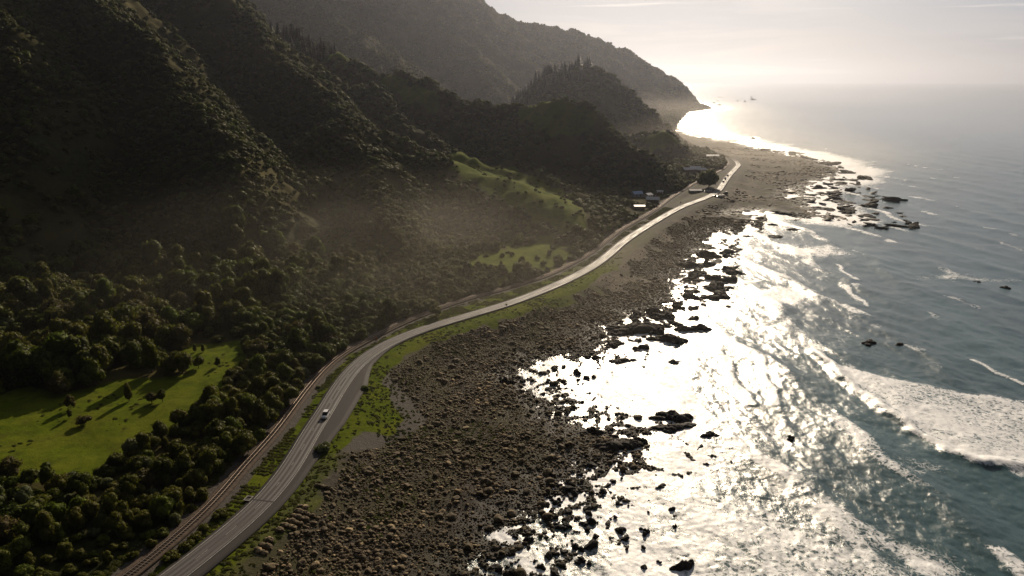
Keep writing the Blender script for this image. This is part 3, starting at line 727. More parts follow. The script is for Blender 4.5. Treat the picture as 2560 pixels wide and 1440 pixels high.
# sparse trees on the hillside grass
xs, ys = poisson(-80, 90, 380, 640, 7, .48, 9); gr = sample(xs, ys, A_hg); k = (gr > .35) & (fbm(xs, ys, 20, 2, 211) > .02) & (RNG.uniform(0, 1, len(xs)) < .8)
xs, ys = xs[k], ys[k]; sets.append((xs, ys, sample(xs, ys), np.hypot(xs, ys), RNG.uniform(1.0, 2.2, len(xs))))
X = np.concatenate([s[0] for s in sets]); Y = np.concatenate([s[1] for s in sets]); Z = np.concatenate([s[2] for s in sets]); RRr = np.concatenate([s[3] for s in sets]); S = np.concatenate([s[4] for s in sets])
# clear trees round the houses and the shed yard
for (px, py) in ((1592,498),(1632,503),(1738,478),(1730,436),(1775,402),(1600,525),(1650,500),(1690,482)):
    hx, hy = gp(px, py, 8); k = np.hypot(X-hx, Y-hy) > 17; X, Y, Z, RRr, S = X[k], Y[k], Z[k], RRr[k], S[k]
# meadow edge trees upper left are larger and rounder
edge = (Y < 400) & (X < -105) & (Y > 190); big_zone = edge & (sample(X, Y, A_din) > 45)
keep = np.ones(len(X), bool); idxb = np.where(big_zone)[0]; keep[idxb[RNG.uniform(0, 1, len(idxb)) < .62]] = False; S[idxb] *= 1.75
X, Y, Z, RRr, S = X[keep], Y[keep], Z[keep], RRr[keep], S[keep]
iv, px, py = in_view(X, Y, Z, 0, 0)
order = np.argsort(np.where(iv, -S/RRr, 1)); first = order[:285]; rest = np.setdiff1d(np.arange(len(X)), first)
protos = {}
for i in first:
    brown = RNG.uniform() < (.26 if px[i] < 500 and py[i] < 960 else .10)
    me = CRB[RNG.integers(2)] if brown else CR[RNG.integers(6)]
    if px[i] < 520 and py[i] < 985: lab, grp = 'rounded bush tree in the dense stand along the upper edge of the meadow', 'trees at the upper edge of the meadow'
    elif py[i] > 1200 and px[i] < 420: lab, grp = 'dark bush tree in the shaded stand below the meadow, inland of the railway', 'trees of the shaded stand below the meadow'
    else: lab, grp = 'green bush tree in the belt between the meadow and the railway', 'trees of the belt along the railway'
    e_, c_ = tree(float(X[i]), float(Y[i]), float(S[i])*.95, float(S[i])*RNG.uniform(1.15, 1.6)/1.25, me, 'bush_tree', lab, grp)
    protos.setdefault(me.name, c_)

def scatter(name, pts, rots, scl, vid, sources, kind='stuff', label=None, tilt=None):
    me = bpy.data.meshes.new(name); me.vertices.add(len(pts)); me.vertices.foreach_set('co', np.asarray(pts, np.float32).ravel())
    a = me.attributes.new('rt', 'FLOAT_VECTOR', 'POINT'); a.data.foreach_set('vector', np.asarray(rots, np.float32).ravel())
    a = me.attributes.new('sc', 'FLOAT_VECTOR', 'POINT'); a.data.foreach_set('vector', np.asarray(scl, np.float32).ravel())
    a = me.attributes.new('vid', 'INT', 'POINT'); a.data.foreach_set('value', np.asarray(vid, np.int32))
    o = link(name, me); setp(o, label, None, None, kind)
    ng = bpy.data.node_groups.new(name, 'GeometryNodeTree')
    ng.interface.new_socket('Geometry', in_out='INPUT', socket_type='NodeSocketGeometry'); ng.interface.new_socket('Geometry', in_out='OUTPUT', socket_type='NodeSocketGeometry')
    N = ng.nodes; L = ng.links; gi = N.new('NodeGroupInput'); go = N.new('NodeGroupOutput'); ip = N.new('GeometryNodeInstanceOnPoints'); jn = N.new('GeometryNodeJoinGeometry')
    for s in sources:
        ob = N.new('GeometryNodeObjectInfo'); ob.inputs['Object'].default_value = s; ob.inputs['As Instance'].default_value = True; ob.transform_space = 'ORIGINAL'; L.new(ob.outputs['Geometry'], jn.inputs[0])
    def na(nm, ty):
        n = N.new('GeometryNodeInputNamedAttribute'); n.data_type = ty; n.inputs['Name'].default_value = nm
        return [s for s in n.outputs if s.enabled and s.name == 'Attribute'][0]
    e2r = N.new('FunctionNodeEulerToRotation'); L.new(na('rt', 'FLOAT_VECTOR'), e2r.inputs[0]); L.new(e2r.outputs[0], ip.inputs['Rotation'])
    L.new(na('sc', 'FLOAT_VECTOR'), ip.inputs['Scale']); L.new(na('vid', 'INT'), ip.inputs['Instance Index'])
    ip.inputs['Pick Instance'].default_value = True
    L.new(gi.outputs[0], ip.inputs['Points']); L.new(jn.outputs[0], ip.inputs['Instance']); L.new(ip.outputs[0], go.inputs[0])
    md = o.modifiers.new('scatter', 'NODES'); md.node_group = ng; return o

# a few light-crowned trees stand as things too and lend their crown to the forest
srcL = []
lsel = rest[np.argsort(np.abs(RRr[rest]-330)+np.where(iv[rest], 0, 999))[:len(CRL)]]
for i, me in zip(lsel, CRL):
    e_, c_ = tree(float(X[i]), float(Y[i]), float(S[i]), float(S[i])*1.4, me, 'bush_tree', 'bush tree in the shaded forest at the foot of the dark slope', 'trees at the foot of the dark slope'); srcL.append(c_)
rest = np.setdiff1d(rest, lsel)
nearm = RRr[rest] < 420; A = rest[nearm]; B = rest[~nearm]
srcH = [protos[k] for k in sorted(protos) if protos[k].data in CR]
def forest(name, ids, src, label):
    n = len(ids); s = S[ids]; rots = np.stack([RNG.normal(0, .08, n), RNG.normal(0, .08, n), RNG.uniform(0, 6.28, n)], 1)
    scl = np.stack([s, s*RNG.uniform(.85, 1.15, n), s*RNG.uniform(.95, 1.45, n)/1.25], 1)
    pts = np.stack([X[ids], Y[ids], Z[ids]-.35*s], 1)
    scatter(name, pts, rots, scl, RNG.integers(0, len(src), n), src, 'stuff', label)
forest('bush_forest', A, srcH, 'dense native bush filling the valley foot behind and below the meadow')
forest('hillside_forest', B, srcL, 'dark native forest covering the steep coastal hillsides')
print('trees', len(A), len(B))

# --- trees and bushes standing in the meadow, each told apart
MT = [ (323,1005,1.9,4.6,CR[4],'small round-headed tree standing alone on the open meadow'),
 (380,1008,2.0,4.4,CRB[0],'pale brown feathery tree beside the darker tree in mid-meadow'),
 (407,1005,1.7,4.4,CR[0],'small dark tree beside the pale feathery one in mid-meadow'),
 (178,1022,1.9,5.0,CRB[1],'tall brownish tree with a double crown standing at the left of the meadow'),
 (176,1048,1.0,2.6,CR[5],'slim little tree just below the tall double-crowned meadow tree'),
 (212,1060,2.6,3.2,CRB[0],'broad brown bush sprawling low beside the slim little meadow tree'),
 (457,935,3.8,7.5,CR[1],'big dark spreading tree on the upper meadow with a broad shadow'),
 (497,922,2.4,4.6,CR[2],'rounded tree touching the right side of the big spreading meadow tree'),
 (545,918,1.4,3.0,CR[5],'small pointed dark tree alone near the top right of the meadow'),
 (603,915,1.1,1.9,CR[3],'tiny low bush at the right end of the upper meadow'),
 (488,882,1.1,2.4,CR[4],'first of two little trees near the far edge of the meadow'),
 (508,882,1.1,2.4,CR[4],'second little tree at the far edge of the meadow, nearer the belt'),
 (30,1200,3.6,6.0,CRB[1],'brown rounded tree at the lower left edge of the meadow'),
 (5,1205,2.8,5.0,CRB[0],'brown tree at the picture edge beside the lower meadow'),
 (222,968,4.2,6.5,CR[0],'wide dark tree on the upper meadow edge throwing a long shadow'),
 (150,985,4.8,6.5,CRB[1],'broad brown-topped tree at the meadow edge beside the wide dark tree')]
for px_, py_, r, h, me, lab in MT:
    x, y = hit(px_, py_); tree(x, y, r, h/1.4, me, 'meadow_tree', lab, 'trees scattered on the meadow')
# bushes between railway and road and on the seaward verge
BT = [(555,1292,2.4,'round bush between the railway and the road near the white edge frame','bush'),
 (915,975,1.9,'dark bush at the top of the grassy roadside flat','bush'),
 (805,1128,3.0,'large dark bush at the lower tip of the roadside grass flat','bush'),
 (485,1350,2.0,'leafy bush beside the road near the bottom of the picture','bush'),
 (462,1372,2.2,'full green bush next to the road just below another leafy bush','bush'),
 (432,1400,2.4,'dense bush on the bank between track and road at the picture bottom','bush'),
 (510,1325,1.7,'low bush on the bank above the pair of leafy roadside bushes','bush'),
 (1090,790,3.4,'dark rounded tree leaning over the inland edge of the curving road','tree'),
 (795,972,1.1,'tiny dark shrub on the grass strip between railway and road','bush')]
for px_, py_, r, lab, ct in BT:
    x, y = hit(px_, py_); tree(x, y, r, r*1.1, CR[2] if ct == 'tree' else BUSH[0], 'roadside_bush' if ct == 'bush' else 'roadside_tree', lab, None, ct)
# the big isolated round tree by the shed
x, y = hit(1776, 470)
tree(x, y+6, 12.5, 14.5, CR[0], 'landmark_tree', 'huge round dark tree beside the road bend and the long white shed', None, z=float(sample(x, y))-3.0)
# low scrub along the verges : uncountable
n = 15000
t_, nrm_ = tangents(RL); ii = RNG.integers(0, 330, n); off = RNG.uniform(3.6, 14, n)
sx = RL[ii, 0]+nrm_[ii, 0]*off; sy = RL[ii, 1]+nrm_[ii, 1]*off
k = RNG.uniform(0, 1, n) < .30; sx = np.where(k, RL[ii, 0]-nrm_[ii, 0]*(2.9+.22*off), sx); sy = np.where(k, RL[ii, 1]-nrm_[ii, 1]*(2.9+.22*off), sy)
d1, _ = seg_dist(sx, sy, ROAD[::2]); d2, _ = seg_dist(sx, sy, RAIL[::2]); cl = fbm(sx, sy, 10, 2, 301)
k = (d1 > 4.0) & (d2 > 2.8) & (cl+RNG.uniform(-.3, .3, n) > -.25); sx, sy = sx[k], sy[k]; n = len(sx)
tr2, nr2 = tangents(RD); m2 = 3200; jj = RNG.integers(0, 260, m2); of2 = wr[jj]+RNG.exponential(3.0, m2)+.3
bx, by = RD[jj, 0]+nr2[jj, 0]*of2, RD[jj, 1]+nr2[jj, 1]*of2; vgg = sample(bx, by, grid_attr(vg)); k = (vgg > .4) & (RNG.uniform(0, 1, m2) < np.where(jj > i2, .10, .35)); sx = np.concatenate([sx, bx[k]]); sy = np.concatenate([sy, by[k]]); n = len(sx)
mx_, my_ = poisson(-190, -60, 150, 300, 3.0, .48, 77); kk = (sample(mx_, my_, A_mead) > .8) & (fbm(mx_, my_, 18, 3, 401)+.35*RNG.uniform(-1, 1, len(mx_)) > .38)
sx = np.concatenate([sx, mx_[kk]]); sy = np.concatenate([sy, my_[kk]]); n = len(sx)
tx_, ty_ = poisson(-75, 60, 100, 330, 1.5, .48, 78); kk = (sample(tx_, ty_, A_din) < -14) & (sample(tx_, ty_) > 1.6) & (fbm(tx_, ty_, 26, 3, 403)+.30*RNG.uniform(-1, 1, len(tx_)) > .12)
sx = np.concatenate([sx, tx_[kk]]); sy = np.concatenate([sy, ty_[kk]]); n = len(sx)
s = RNG.uniform(.22, .7, n); 
src = []
for (px_, py_, me, lab) in ((905, 1010, TUFT[0], 'pale green tussock in the middle of the roadside grass flat'), (930, 1060, TUFT[1], 'pale tussock near the lower edge of the roadside grass flat')):
    hx, hy = hit(px_, py_); o = link('tussock', me, None, (hx, hy, float(sample(hx, hy))-.05)); o.scale = (1.1, 1.1, .8); setp(o, lab, 'grass tussock'); src.append(o)
scatter('verge_scrub', np.stack([sx, sy, sample(sx, sy)-.05], 1), np.stack([0*s, 0*s, RNG.uniform(0, 6.28, n)], 1), np.stack([s*1.3, s*1.3, s*.9], 1), RNG.integers(0, 2, n), src, 'stuff', 'low green scrub and tussock along the railway bank and road verge')

# --- pines on the ridges
pine_grp = []
def pines(pxs, Yr, n, grp, lab, spread, hh=(10, 16)):
    P = [at(a, b, Yr) for a, b in pxs]
    for k in range(n):
        u = random.uniform(0, len(P)-1.001); i = int(u); f = u-i
        x = P[i][0]*(1-f)+P[i+1][0]*f+random.uniform(-1, 1)*spread*.3; y = P[i][1]*(1-f)+P[i+1][1]*f+random.uniform(-1, 1)*spread
        z = float(sample(x, y)); h = random.uniform(*hh)
        o = link('pine_tree', random.choice(PINE)); o.location = (x, y, z-.3); o.scale = (h*1.15, h*1.15, h); o.rotation_euler.z = random.uniform(0, 6)
        setp(o, lab, 'pine tree', grp)
pines([(690,90),(830,130)], 1015, 60, 'pines on the near skyline ridge', 'dark pine in the row on the skyline ridge above the grassy knoll', 34, (16, 24))
pines([(1280,262),(1340,235),(1400,205),(1470,195)], 1350, 200, 'pines on the round hill', 'dark pine covering the left shoulder of the round hill before the headland', 60, (16, 24))

# ------------------------------------------------------------------ rocks
def rock_mat(name, c0, c1, rough=.6):
    m, g = new_mat(name); oi = g.new('ShaderNodeObjectInfo'); n = g.noise(g.P, 1.6, 6, .65); n2 = g.noise(g.P, 6, 4, .6)
    c = g.mix(g.ramp(n, .3, .7), c0, c1); c = g.mix(g.ramp(oi.outputs['Random'], 0, 1, 0, .6, False), c, tuple(v*.45 for v in c0))
    c = g.mix(g.ramp(n2, .55, .75, 0, .4), c, tuple(min(1, v*1.7) for v in c1)); c = g.mix(g.ramp(g.m('FRACT', g.m('MULTIPLY', oi.outputs['Random'], 23.7)), .84, .9, 0, .8), c, tuple(min(1, v*2.0) for v in c1))
    ge = g.new('ShaderNodeNewGeometry'); pp = ge.outputs['Position']; sz = g.new('ShaderNodeSeparateXYZ'); g.link(pp, sz.inputs[0])
    w1 = g.noise(pp, .035, 4, .6); c = g.mix(g.ramp(w1, .45, .62, 0, .6), c, tuple(v*k for v, k in zip(c0, (1.0, 1.05, .75))))
    w2 = g.noise(pp, .011, 3, .6); c = g.mix(g.ramp(w2, .5, .66, 0, .45), c, tuple(v*.5 for v in c0))
    wet = g.ramp(sz.outputs[2], .2, 1.0, 1.0, 0.0); c = g.mix(wet, c, g.mix(1.0, c, (.38, .38, .38), 'MULTIPLY'))
    principled(g, c, g.m('SUBTRACT', rough, g.m('MULTIPLY', wet, .18)), .22, 0, n2, .5, .12); return m
M_BOULD = rock_mat('grey_brown_boulder', (.080, .059, .034), (.205, .153, .086), .85)
M_REEF = rock_mat('wet_dark_rock', (.016, .013, .010), (.046, .038, .028), .85)
def rock_mesh(name, mat, seed, sub=2, flat=.65, rough=.35):
    IV, IF = ICO[sub]; r = np.random.default_rng(seed); p = IV.copy()
    for _ in range(7):
        d = r.normal(size=3); d /= np.linalg.norm(d); c = r.uniform(.55, .85); k = p@d; p = p-np.clip(k-c, 0, None)[:, None]*d
    p *= (1+rough*n3(IV*1.5+seed, 1.3, seed)[:, None]); p *= np.array([r.uniform(.85, 1.2), r.uniform(.75, 1.05), flat])
    return mesh_from(name, p, IF, mat)
BO = [rock_mesh('boulder', M_BOULD, 300+i, 2 if i < 3 else 1) for i in range(6)]
def outcrop_mesh(name, seed, L, W, Hh, mat=M_REEF, n=9):
    r = np.random.default_rng(seed); V = []; Ft = []; nb = 0; IV, IF = ICO[3]
    for k in range(n):
        u = (k+.5)/n*2-1; x = u*L*.42+r.normal()*L*.05; y = r.normal()*W*.20+.15*W*math.sin(u*3+seed); rr = (1-.45*abs(u))
        sx = L*r.uniform(.14, .24); sy = W*r.uniform(.22, .40)*rr; sz = Hh*r.uniform(.45, 1.05)*rr
        q = IV*(1+.42*ridged(IV[:, 0]*2.1+IV[:, 2]*1.3+k*3.3, IV[:, 1]*2.1-IV[:, 2]*1.7, 1.3, 3, seed % 50)[:, None]*.7)
        V.append(q*np.array([sx, sy, sz])+np.array([x, y, -.12*Hh])); Ft.append(IF+nb); nb += len(IV)
    return mesh_from(name, np.concatenate(V), np.concatenate(Ft), mat)
# beach boulders : the largest in view are parts of the ground, the rest one mass
bx, by = poisson(-130, 260, 95, 560, .70, .48, 33)
bz = sample(bx, by); iv, bpx, bpy_ = in_view(bx, by, bz, 60, 60)
dl_ = sdf(bx, by, LAND); dr_, _ = seg_dist(bx, by, ROAD[::2]); din_ = sample(bx, by, A_din)
sa = sample(bx, by, grid_attr(sandA)); ve = sample(bx, by, grid_attr(vg)); gv = sample(bx, by, grid_attr(gravelA))
k = iv & (bz > -.25) & (bz < 4.9) & (din_ < -10) & (dr_ > 9.5) & (ve < .35) & (gv < .4) & ((sa < .4) | (RNG.uniform(0, 1, len(bx)) < .12)) & (RNG.uniform(0, 1, len(bx)) < .96+.3*fbm(bx, by, 28, 3, 313))
bx, by, bz, bpx, bpy_ = bx[k], by[k], bz[k], bpx[k], bpy_[k]; n = len(bx)
cl = fbm(bx, by, 22, 3, 311)
s = np.clip(RNG.lognormal(-1.5, .55, n)*(1+.35*cl), .14, 1.0)
s = np.where(RNG.uniform(0, 1, n) < .004, RNG.uniform(.9, 1.5, n), s)
rj = RNG.integers(0, i2-4, 1100); ro = wr[rj]+4.2+np.abs(RNG.normal(0, 2.0, 1100)); rx, ry = RD[rj, 0]+nr2[rj, 0]*ro, RD[rj, 1]+nr2[rj, 1]*ro; kr = fbm(rx, ry, 16, 2, 331) > -.15; rx, ry = rx[kr], ry[kr]
bx = np.concatenate([bx, rx]); by = np.concatenate([by, ry]); bz = np.concatenate([bz, sample(rx, ry)]); s = np.concatenate([s, RNG.uniform(.35, .85, len(rx))]); n = len(bx)
rr = np.hypot(bx, by); od = np.argsort(-s/rr); f300 = od[:300]; rst = od[300:]
bsrc = []
for i in f300:
    me = BO[RNG.integers(3)]; o = link('boulder', me, ground); o.location = (bx[i], by[i], bz[i]+.15*s[i]); o.scale = (s[i],)*3; o.rotation_euler = (random.uniform(-.4, .4), random.uniform(-.4, .4), random.uniform(0, 6.3))
    if me not in [b.data for b in bsrc]: bsrc.append(o)
n = len(rst); ss = s[rst]
scatter('boulder_field', np.stack([bx[rst], by[rst], bz[rst]+.12*ss], 1), RNG.uniform(-.5, .5, (n, 3))*np.array([1, 1, 12]), np.stack([ss, ss*RNG.uniform(.8, 1.2, n), ss*RNG.uniform(.8, 1.2, n)], 1), RNG.integers(0, 3, n), bsrc, 'stuff', 'countless grey brown boulders covering the beach between road and sea')
print('boulders', n)
fx, fy = poisson(40, 480, 540, 1180, 3.4, .48, 55); fz = sample(fx, fy); fdin = sample(fx, fy, A_din); fdr, _ = seg_dist(fx, fy, ROAD[::3]); iv2, _, _ = in_view(fx, fy, fz, 20, 20)
k = iv2 & (fz > -.1) & (fdin < -12) & (fdr > 13) & (fbm(fx*.7, fy, 45, 4, 341)+sst(1.6, .2, fz)*.55+.25*RNG.uniform(-1, 1, len(fx)) > .18); fx, fy, fz = fx[k], fy[k], fz[k]; n = len(fx)
ss = np.clip(RNG.lognormal(.1, .5, n), .4, 3.2)
scatter('shore_rocks', np.stack([fx, fy, fz-.15*ss], 1), RNG.uniform(-.3, .3, (n, 3))*np.array([1, 1, 12]), np.stack([ss*1.5, ss, ss*.5], 1), RNG.integers(0, 3, n), bsrc, 'stuff', 'low dark rocks strewn over the flat far shore and spit')
print('shore rocks', n)

# sea rocks one can tell apart: (px, py of centre at the waterline, width px, thickness px, label)
SR = [(1685,1045,88,26,'jagged dark double-peaked rock rising from the bright surf'),
 (1680,1070,98,14,'long low black reef just in front of the double-peaked rock'),
 (1707,1418,54,34,'squat block-shaped dark rock in the foam at the bottom of the picture'),
 (1592,1105,50,18,'small dark rock off the end of the rocky point'),
 (1772,1088,40,10,'low broken rock to seaward of the long black reef'),
 (1590,828,140,28,'long dark reef across the shining bay in front of the shore'),
 (1670,852,90,26,'broad rock just seaward of the long dark reef'),
 (1715,825,45,16,'left one of the pair of rocks near the round foam patch'),
 (1752,822,50,18,'larger one of the pair of rocks near the round foam patch'),
 (1555,902,56,12,'thin low rock lying in the middle of the glittering bay'),
 (1682,906,38,14,'small craggy rock with a splash of foam against its side'),
 (1425,1003,38,9,'flat little rock awash in the brightest water of the bay'),
 (1535,1118,110,34,'knobbly rock mass at the tip of the rocky point'),
 (1480,1085,70,22,'dark outcrop on the inner side of the rocky point'),
 (1262,960,40,24,'dark lump of rock on the shore at the head of the bay'),
 (1730,700,50,12,'flat rock ledge beside the shining inlet'),
 (1770,640,55,22,'rugged dark rock at the seaward edge of the boulder flat'),
 (1822,632,40,14,'rounded rock standing off the rugged dark rock'),
 (1720,665,50,20,'blocky rock between the boulder flat and the inlet'),
 (1765,662,46,18,'dark rock in the inlet right behind the blocky one'),
 (1795,655,36,8,'low sliver of rock beside the rounded offshore rock'),
 (1870,592,30,12,'small humped rock in the calm water of the far bay'),
 (1940,592,52,14,'long low rock in the middle of the far bay'),
 (1930,562,34,10,'rock in the far bay behind the long low rock'),
 (1985,575,40,10,'broken row of rock on the sea side of the far bay'),
 (2515,720,22,9,'single dark rock awash in open water near the right edge'),
 (2443,705,16,5,'small rock in the thin foam streak far out'),
 (2250,862,22,10,'lone round rock in the open water behind the big breaker'),
 (2172,857,30,6,'flat awash rock to the left of the lone round rock'),
 (1978,1096,20,9,'small rock ringed by foam in the green water'),
 (1882,347,12,8,'tiny stack standing in the far sea beyond the spit'),
 (1845,545,90,26,'black rock ledge forming the tip of the far bay'),
 (2165,540,60,22,'big rock at the outer end of the reef platform'),
 (2110,505,70,24,'dark reef block in the tidal lagoon'),
 (2040,520,90,26,'wide dark reef at the mouth of the lagoon'),
 (2085,480,50,14,'reef rock on the inner side of the lagoon'),
 (2180,500,50,16,'reef rock on the seaward side of the lagoon'),
 (2130,450,60,14,'low reef beyond the lagoon at the edge of the surf'),
 (2220,520,34,8,'outermost flat rock of the reef platform'),
 (2280,572,26,6,'isolated low rock off the outer end of the reef'),
 (2000,410,80,14,'dark rock bank on the far spit'),
 (1935,390,70,10,'rock bank at the surf line of the far spit'),
 (1990,383,50,6,'thin reef in the white surf off the far spit'),
 (1820,352,60,8,'dark ledge on the beach below the far hill'),
 (1765,268,34,6,'last rocks running out from the foot of the headland'),
 (1800,243,26,4,'far skerry off the end of the headland'),
 (1320,1353,26,24,'square-topped boulder in the shallows left of the surf edge'),
 (1408,1318,34,20,'twin-humped boulder in the shallows before the surf edge'),
 (1277,1390,22,20,'pointed boulder standing in the near shallows'),
 (1403,1415,26,20,'round boulder in the shallows at the bottom edge'),
 (1352,1420,26,16,'low wide boulder at the bottom edge of the shallows'),
 (1245,1370,18,16,'small boulder by the edge of the boulder field'),
 (1392,1255,28,18,'boulder off the shore below the rocky point'),
 (1398,1215,20,16,'upright boulder near the shore below the rocky point'),
 (1550,1325,26,16,'triangular rock in the white wash'),
 (1612,1330,24,12,'flat-topped rock beside the triangular rock in the wash'),
 (1688,1318,12,12,'sharp small fin of rock in the wash'),
 (1650,1220,20,10,'small rock in the wash above the sharp fin'),
]
REEFZ = {}
for q, (px_, py_, w, hpx, lab) in enumerate(SR):
    x, y = gp(px_, py_); dep = math.hypot(x, y)
    d = y*cT+CAM_H*sT; m_px = d/F; L = w*m_px
    squat = w < 40
    Hh = max(.9, hpx*m_px*(.62 if not squat else .55)); W = max(1.2, L*(.45 if not squat else .8)); W = min(W, 16)
    if py_ < 600 and w > 14: L *= .7; W = min(L*.75, 30); Hh = max(.8, min(Hh, 1.1))
    me = outcrop_mesh('sea_rock', 400+q*7, L, W, Hh, M_REEF, 5 if squat else 10)
    o = link('sea_rock', me, None, (x, y, 0)); o.rotation_euler.z = random.uniform(-.25, .25)
    setp(o, lab, 'rock')
# smaller sea rocks nobody tells apart
UNITR = [outcrop_mesh('shallow_boulder', 900+i*13, 2.4, 1.7, 1.0, M_REEF, 8) for i in range(4)]
def small_rocks(poly, n, smin, smax, lab, grp, seed, zf=1.0):
    r = random.Random(seed); P = [gp(*p) for p in poly]; xs = [p[0] for p in P]; ys = [p[1] for p in P]; c = 0; tries = 0
    while c < n and tries < 4000:
        tries += 1; x = r.uniform(min(xs), max(xs)); y = r.uniform(min(ys), max(ys))
        if sdf(np.array([x]), np.array([y]), P)[0] < 0: continue
        if sample(x, y) > .3: continue
        s_ = smin*(smax/smin)**(r.random()**1.8)
        o = link('shallow_boulder' if zf == 1 else 'reef_rock', (SRM if zf == 1 else UNITR)[r.randrange(4)]); o.location = (x, y, r.uniform(-.15, .2)*s_); o.scale = (s_*r.uniform(1, 1.5), s_*r.uniform(.8, 1.1), s_*r.uniform(.9, 1.4)*zf); o.rotation_euler = (r.uniform(-.3, .3), r.uniform(-.3, .3), r.uniform(0, 6))
        setp(o, lab, 'rock', grp); c += 1
SRM = [rock_mesh('shallow_boulder', M_REEF, 350+i, 2, .8, .5) for i in range(4)]
small_rocks([(1160,1440),(1340,1260),(1460,1150),(1560,1150),(1510,1260),(1470,1440)], 120, .35, 1.5, 'small dark boulder standing in the bright shallows below the rocky point', 'boulders in the near shallows', 5)
small_rocks([(1290,940),(1340,900),(1480,920),(1460,1000),(1420,1060),(1360,1010)], 45, .4, 1.6, 'little dark rock in the glittering head of the bay', 'rocks at the head of the bay', 6)
small_rocks([(1560,1130),(1620,1130),(1700,1300),(1640,1430),(1500,1430),(1530,1250)], 26, .35, 1.1, 'small dark rock in the white wash below the point', 'rocks in the wash', 7)
small_rocks([(1500,870),(1560,790),(1700,740),(1760,640),(1860,620),(1800,760),(1640,870)], 90, .9, 4.5, 'dark rock off the seaward edge of the boulder flat', 'rocks off the boulder flat', 8, .55)
small_rocks([(1950,540),(2000,470),(2120,440),(2300,540),(2280,580),(2100,560)], 110, 1.6, 6.5, 'dark reef rock around the tidal lagoon', 'reef rocks round the lagoon', 9, .22)
small_rocks([(1820,380),(1900,370),(2060,400),(2180,450),(2100,440),(1950,400)], 45, 2.0, 8.0, 'dark rock in the surf of the far spit', 'rocks in the surf of the far spit', 10, .3)
small_rocks([(1700,262),(1880,240),(1900,250),(1760,275)], 14, 3.5, 9.0, 'far rock off the foot of the hazy headland', 'rocks off the headland', 12, .5)

# ------------------------------------------------------------------ vehicles
def car_meshes(color, name):
    paint = simple_mat(name, color, .28, .6, 0, .03, 1)
    return paint
GLASSM = simple_mat('dark_car_glass', (.015, .017, .020), .08, .6, 0, .05, 1)
TYRE = simple_mat('tyre_rubber', (.02, .02, .02), .8, .3); RIMM = simple_mat('alloy_rim', (.45, .45, .46), .35, .5, .7)
LAMPR = simple_mat('red_tail_lamp', (.35, .02, .015), .3); LAMPW = simple_mat('headlight_lens', (.75, .75, .72), .15)
def loft(secs):                  # secs: list of (y, [(x,z)...]) half profile mirrored
    m = MB(); rings = []
    for y, pr in secs:
        full = [(x, y, z) for x, z in pr]+[(-x, y, z) for x, z in reversed(pr)]; rings.append(full)
    V = [v for r_ in rings for v in r_]; k = len(rings[0]); Fc = []
    for i in range(len(rings)-1):
        for j in range(k): a = i*k+j; b = i*k+(j+1) % k; Fc.append((a, b, b+k, a+k))
    Fc.append(tuple(range(k))[::-1]); Fc.append(tuple(range((len(rings)-1)*k, len(rings)*k))); m.add(V, Fc); return m
def car(name, label, color, x, y, z, ang, cat='car', group=None, kind='hatch', scale=1.0):
    e = bpy.data.objects.new(name, None); COL.objects.link(e); e.location = (x, y, z); e.rotation_euler.z = ang; e.scale = (scale,)*3; setp(e, label, cat, group)
    p = car_meshes(color, name+'_paint')
    hh = {'hatch': 0, 'suv': .25, 'van': .75}[kind]
    body = loft([(-2.2, [(.0, .35), (.70, .35), (.74, .62), (.66, .86+hh*.3), (.0, .9+hh*.3)]), (-2.0, [(.0, .22), (.84, .24), (.87, .62), (.80, .95+hh*.3), (0, .98+hh*.3)]),
                 (-1.0, [(.0, .2), (.88, .2), (.9, .62), (.84, .97+hh*.3), (0, 1.0+hh*.3)]), (.9, [(.0, .2), (.88, .2), (.9, .62), (.84, .94+hh*.3), (0, .98+hh*.3)]),
                 (1.9, [(.0, .22), (.84, .24), (.86, .55), (.76, .78+hh*.3), (0, .84+hh*.3)]), (2.2, [(0, .32), (.68, .34), (.70, .5), (.6, .66), (0, .70)])])
    body.obj('body', p, e)
    top = 1.46+hh; b0 = .96+hh*.3
    cab = loft([(-1.95, [(.0, b0-.02), (.76, b0-.02), (.74, b0+.02), (0, b0+.03)]), (-1.55 if kind != 'van' else -1.85, [(.0, b0-.02), (.80, b0), (.64, top-.06), (0, top)]),
                (.0, [(.0, b0-.02), (.81, b0), (.66, top), (0, top+.03)]), (.35, [(.0, b0-.02), (.80, b0), (.63, top-.06), (0, top-.03)]), (1.15, [(.0, b0-.04), (.76, b0-.02), (.72, b0), (0, b0+.02)])])
    cab.obj('window_glass', GLASSM, e)
    roof = MB().box(0, -.62, top+.02, 1.26, 1.75, .06); roof.obj('roof', p, e)
    for sx in (-1, 1):
        pil = MB(); pil.box(sx*.74, -.55, (b0+top)/2, .06, .09, top-b0); pil.obj('door_pillar', p, e)
        MB().box(sx*.60, 2.12, .60, .30, .10, .14).obj('headlight', LAMPW, e)
        MB().box(sx*.66, -2.15, .74, .20, .10, .22).obj('tail_light', LAMPR, e)
        MB().box(sx*.96, .75, 1.0+hh*.3, .16, .10, .12).obj('wing_mirror', p, e)
        for sy in (-1.35, 1.38):
            w = MB().cyl((sx*.70, sy, .33), (sx*.91, sy, .33), .33, .33, 18).obj('wheel', TYRE, e); MB().cyl((sx*.905, sy, .33), (sx*.925, sy, .33), .2, .18, 12).obj('rim', RIMM, w)
    return e
def on_road(px_, py_, lane, label, color, kind, name='parked_car', flip=False, group=None):
    i = s_of(RD, px_, py_); t, n = tangents(RD); x, y = RD[i]+n[i]*lane; a = math.atan2(t[i, 1], t[i, 0])-math.pi/2+(math.pi if flip else 0)
    return car(name, label, color, x, y, ROADZ+.02, a, 'car', group, kind)
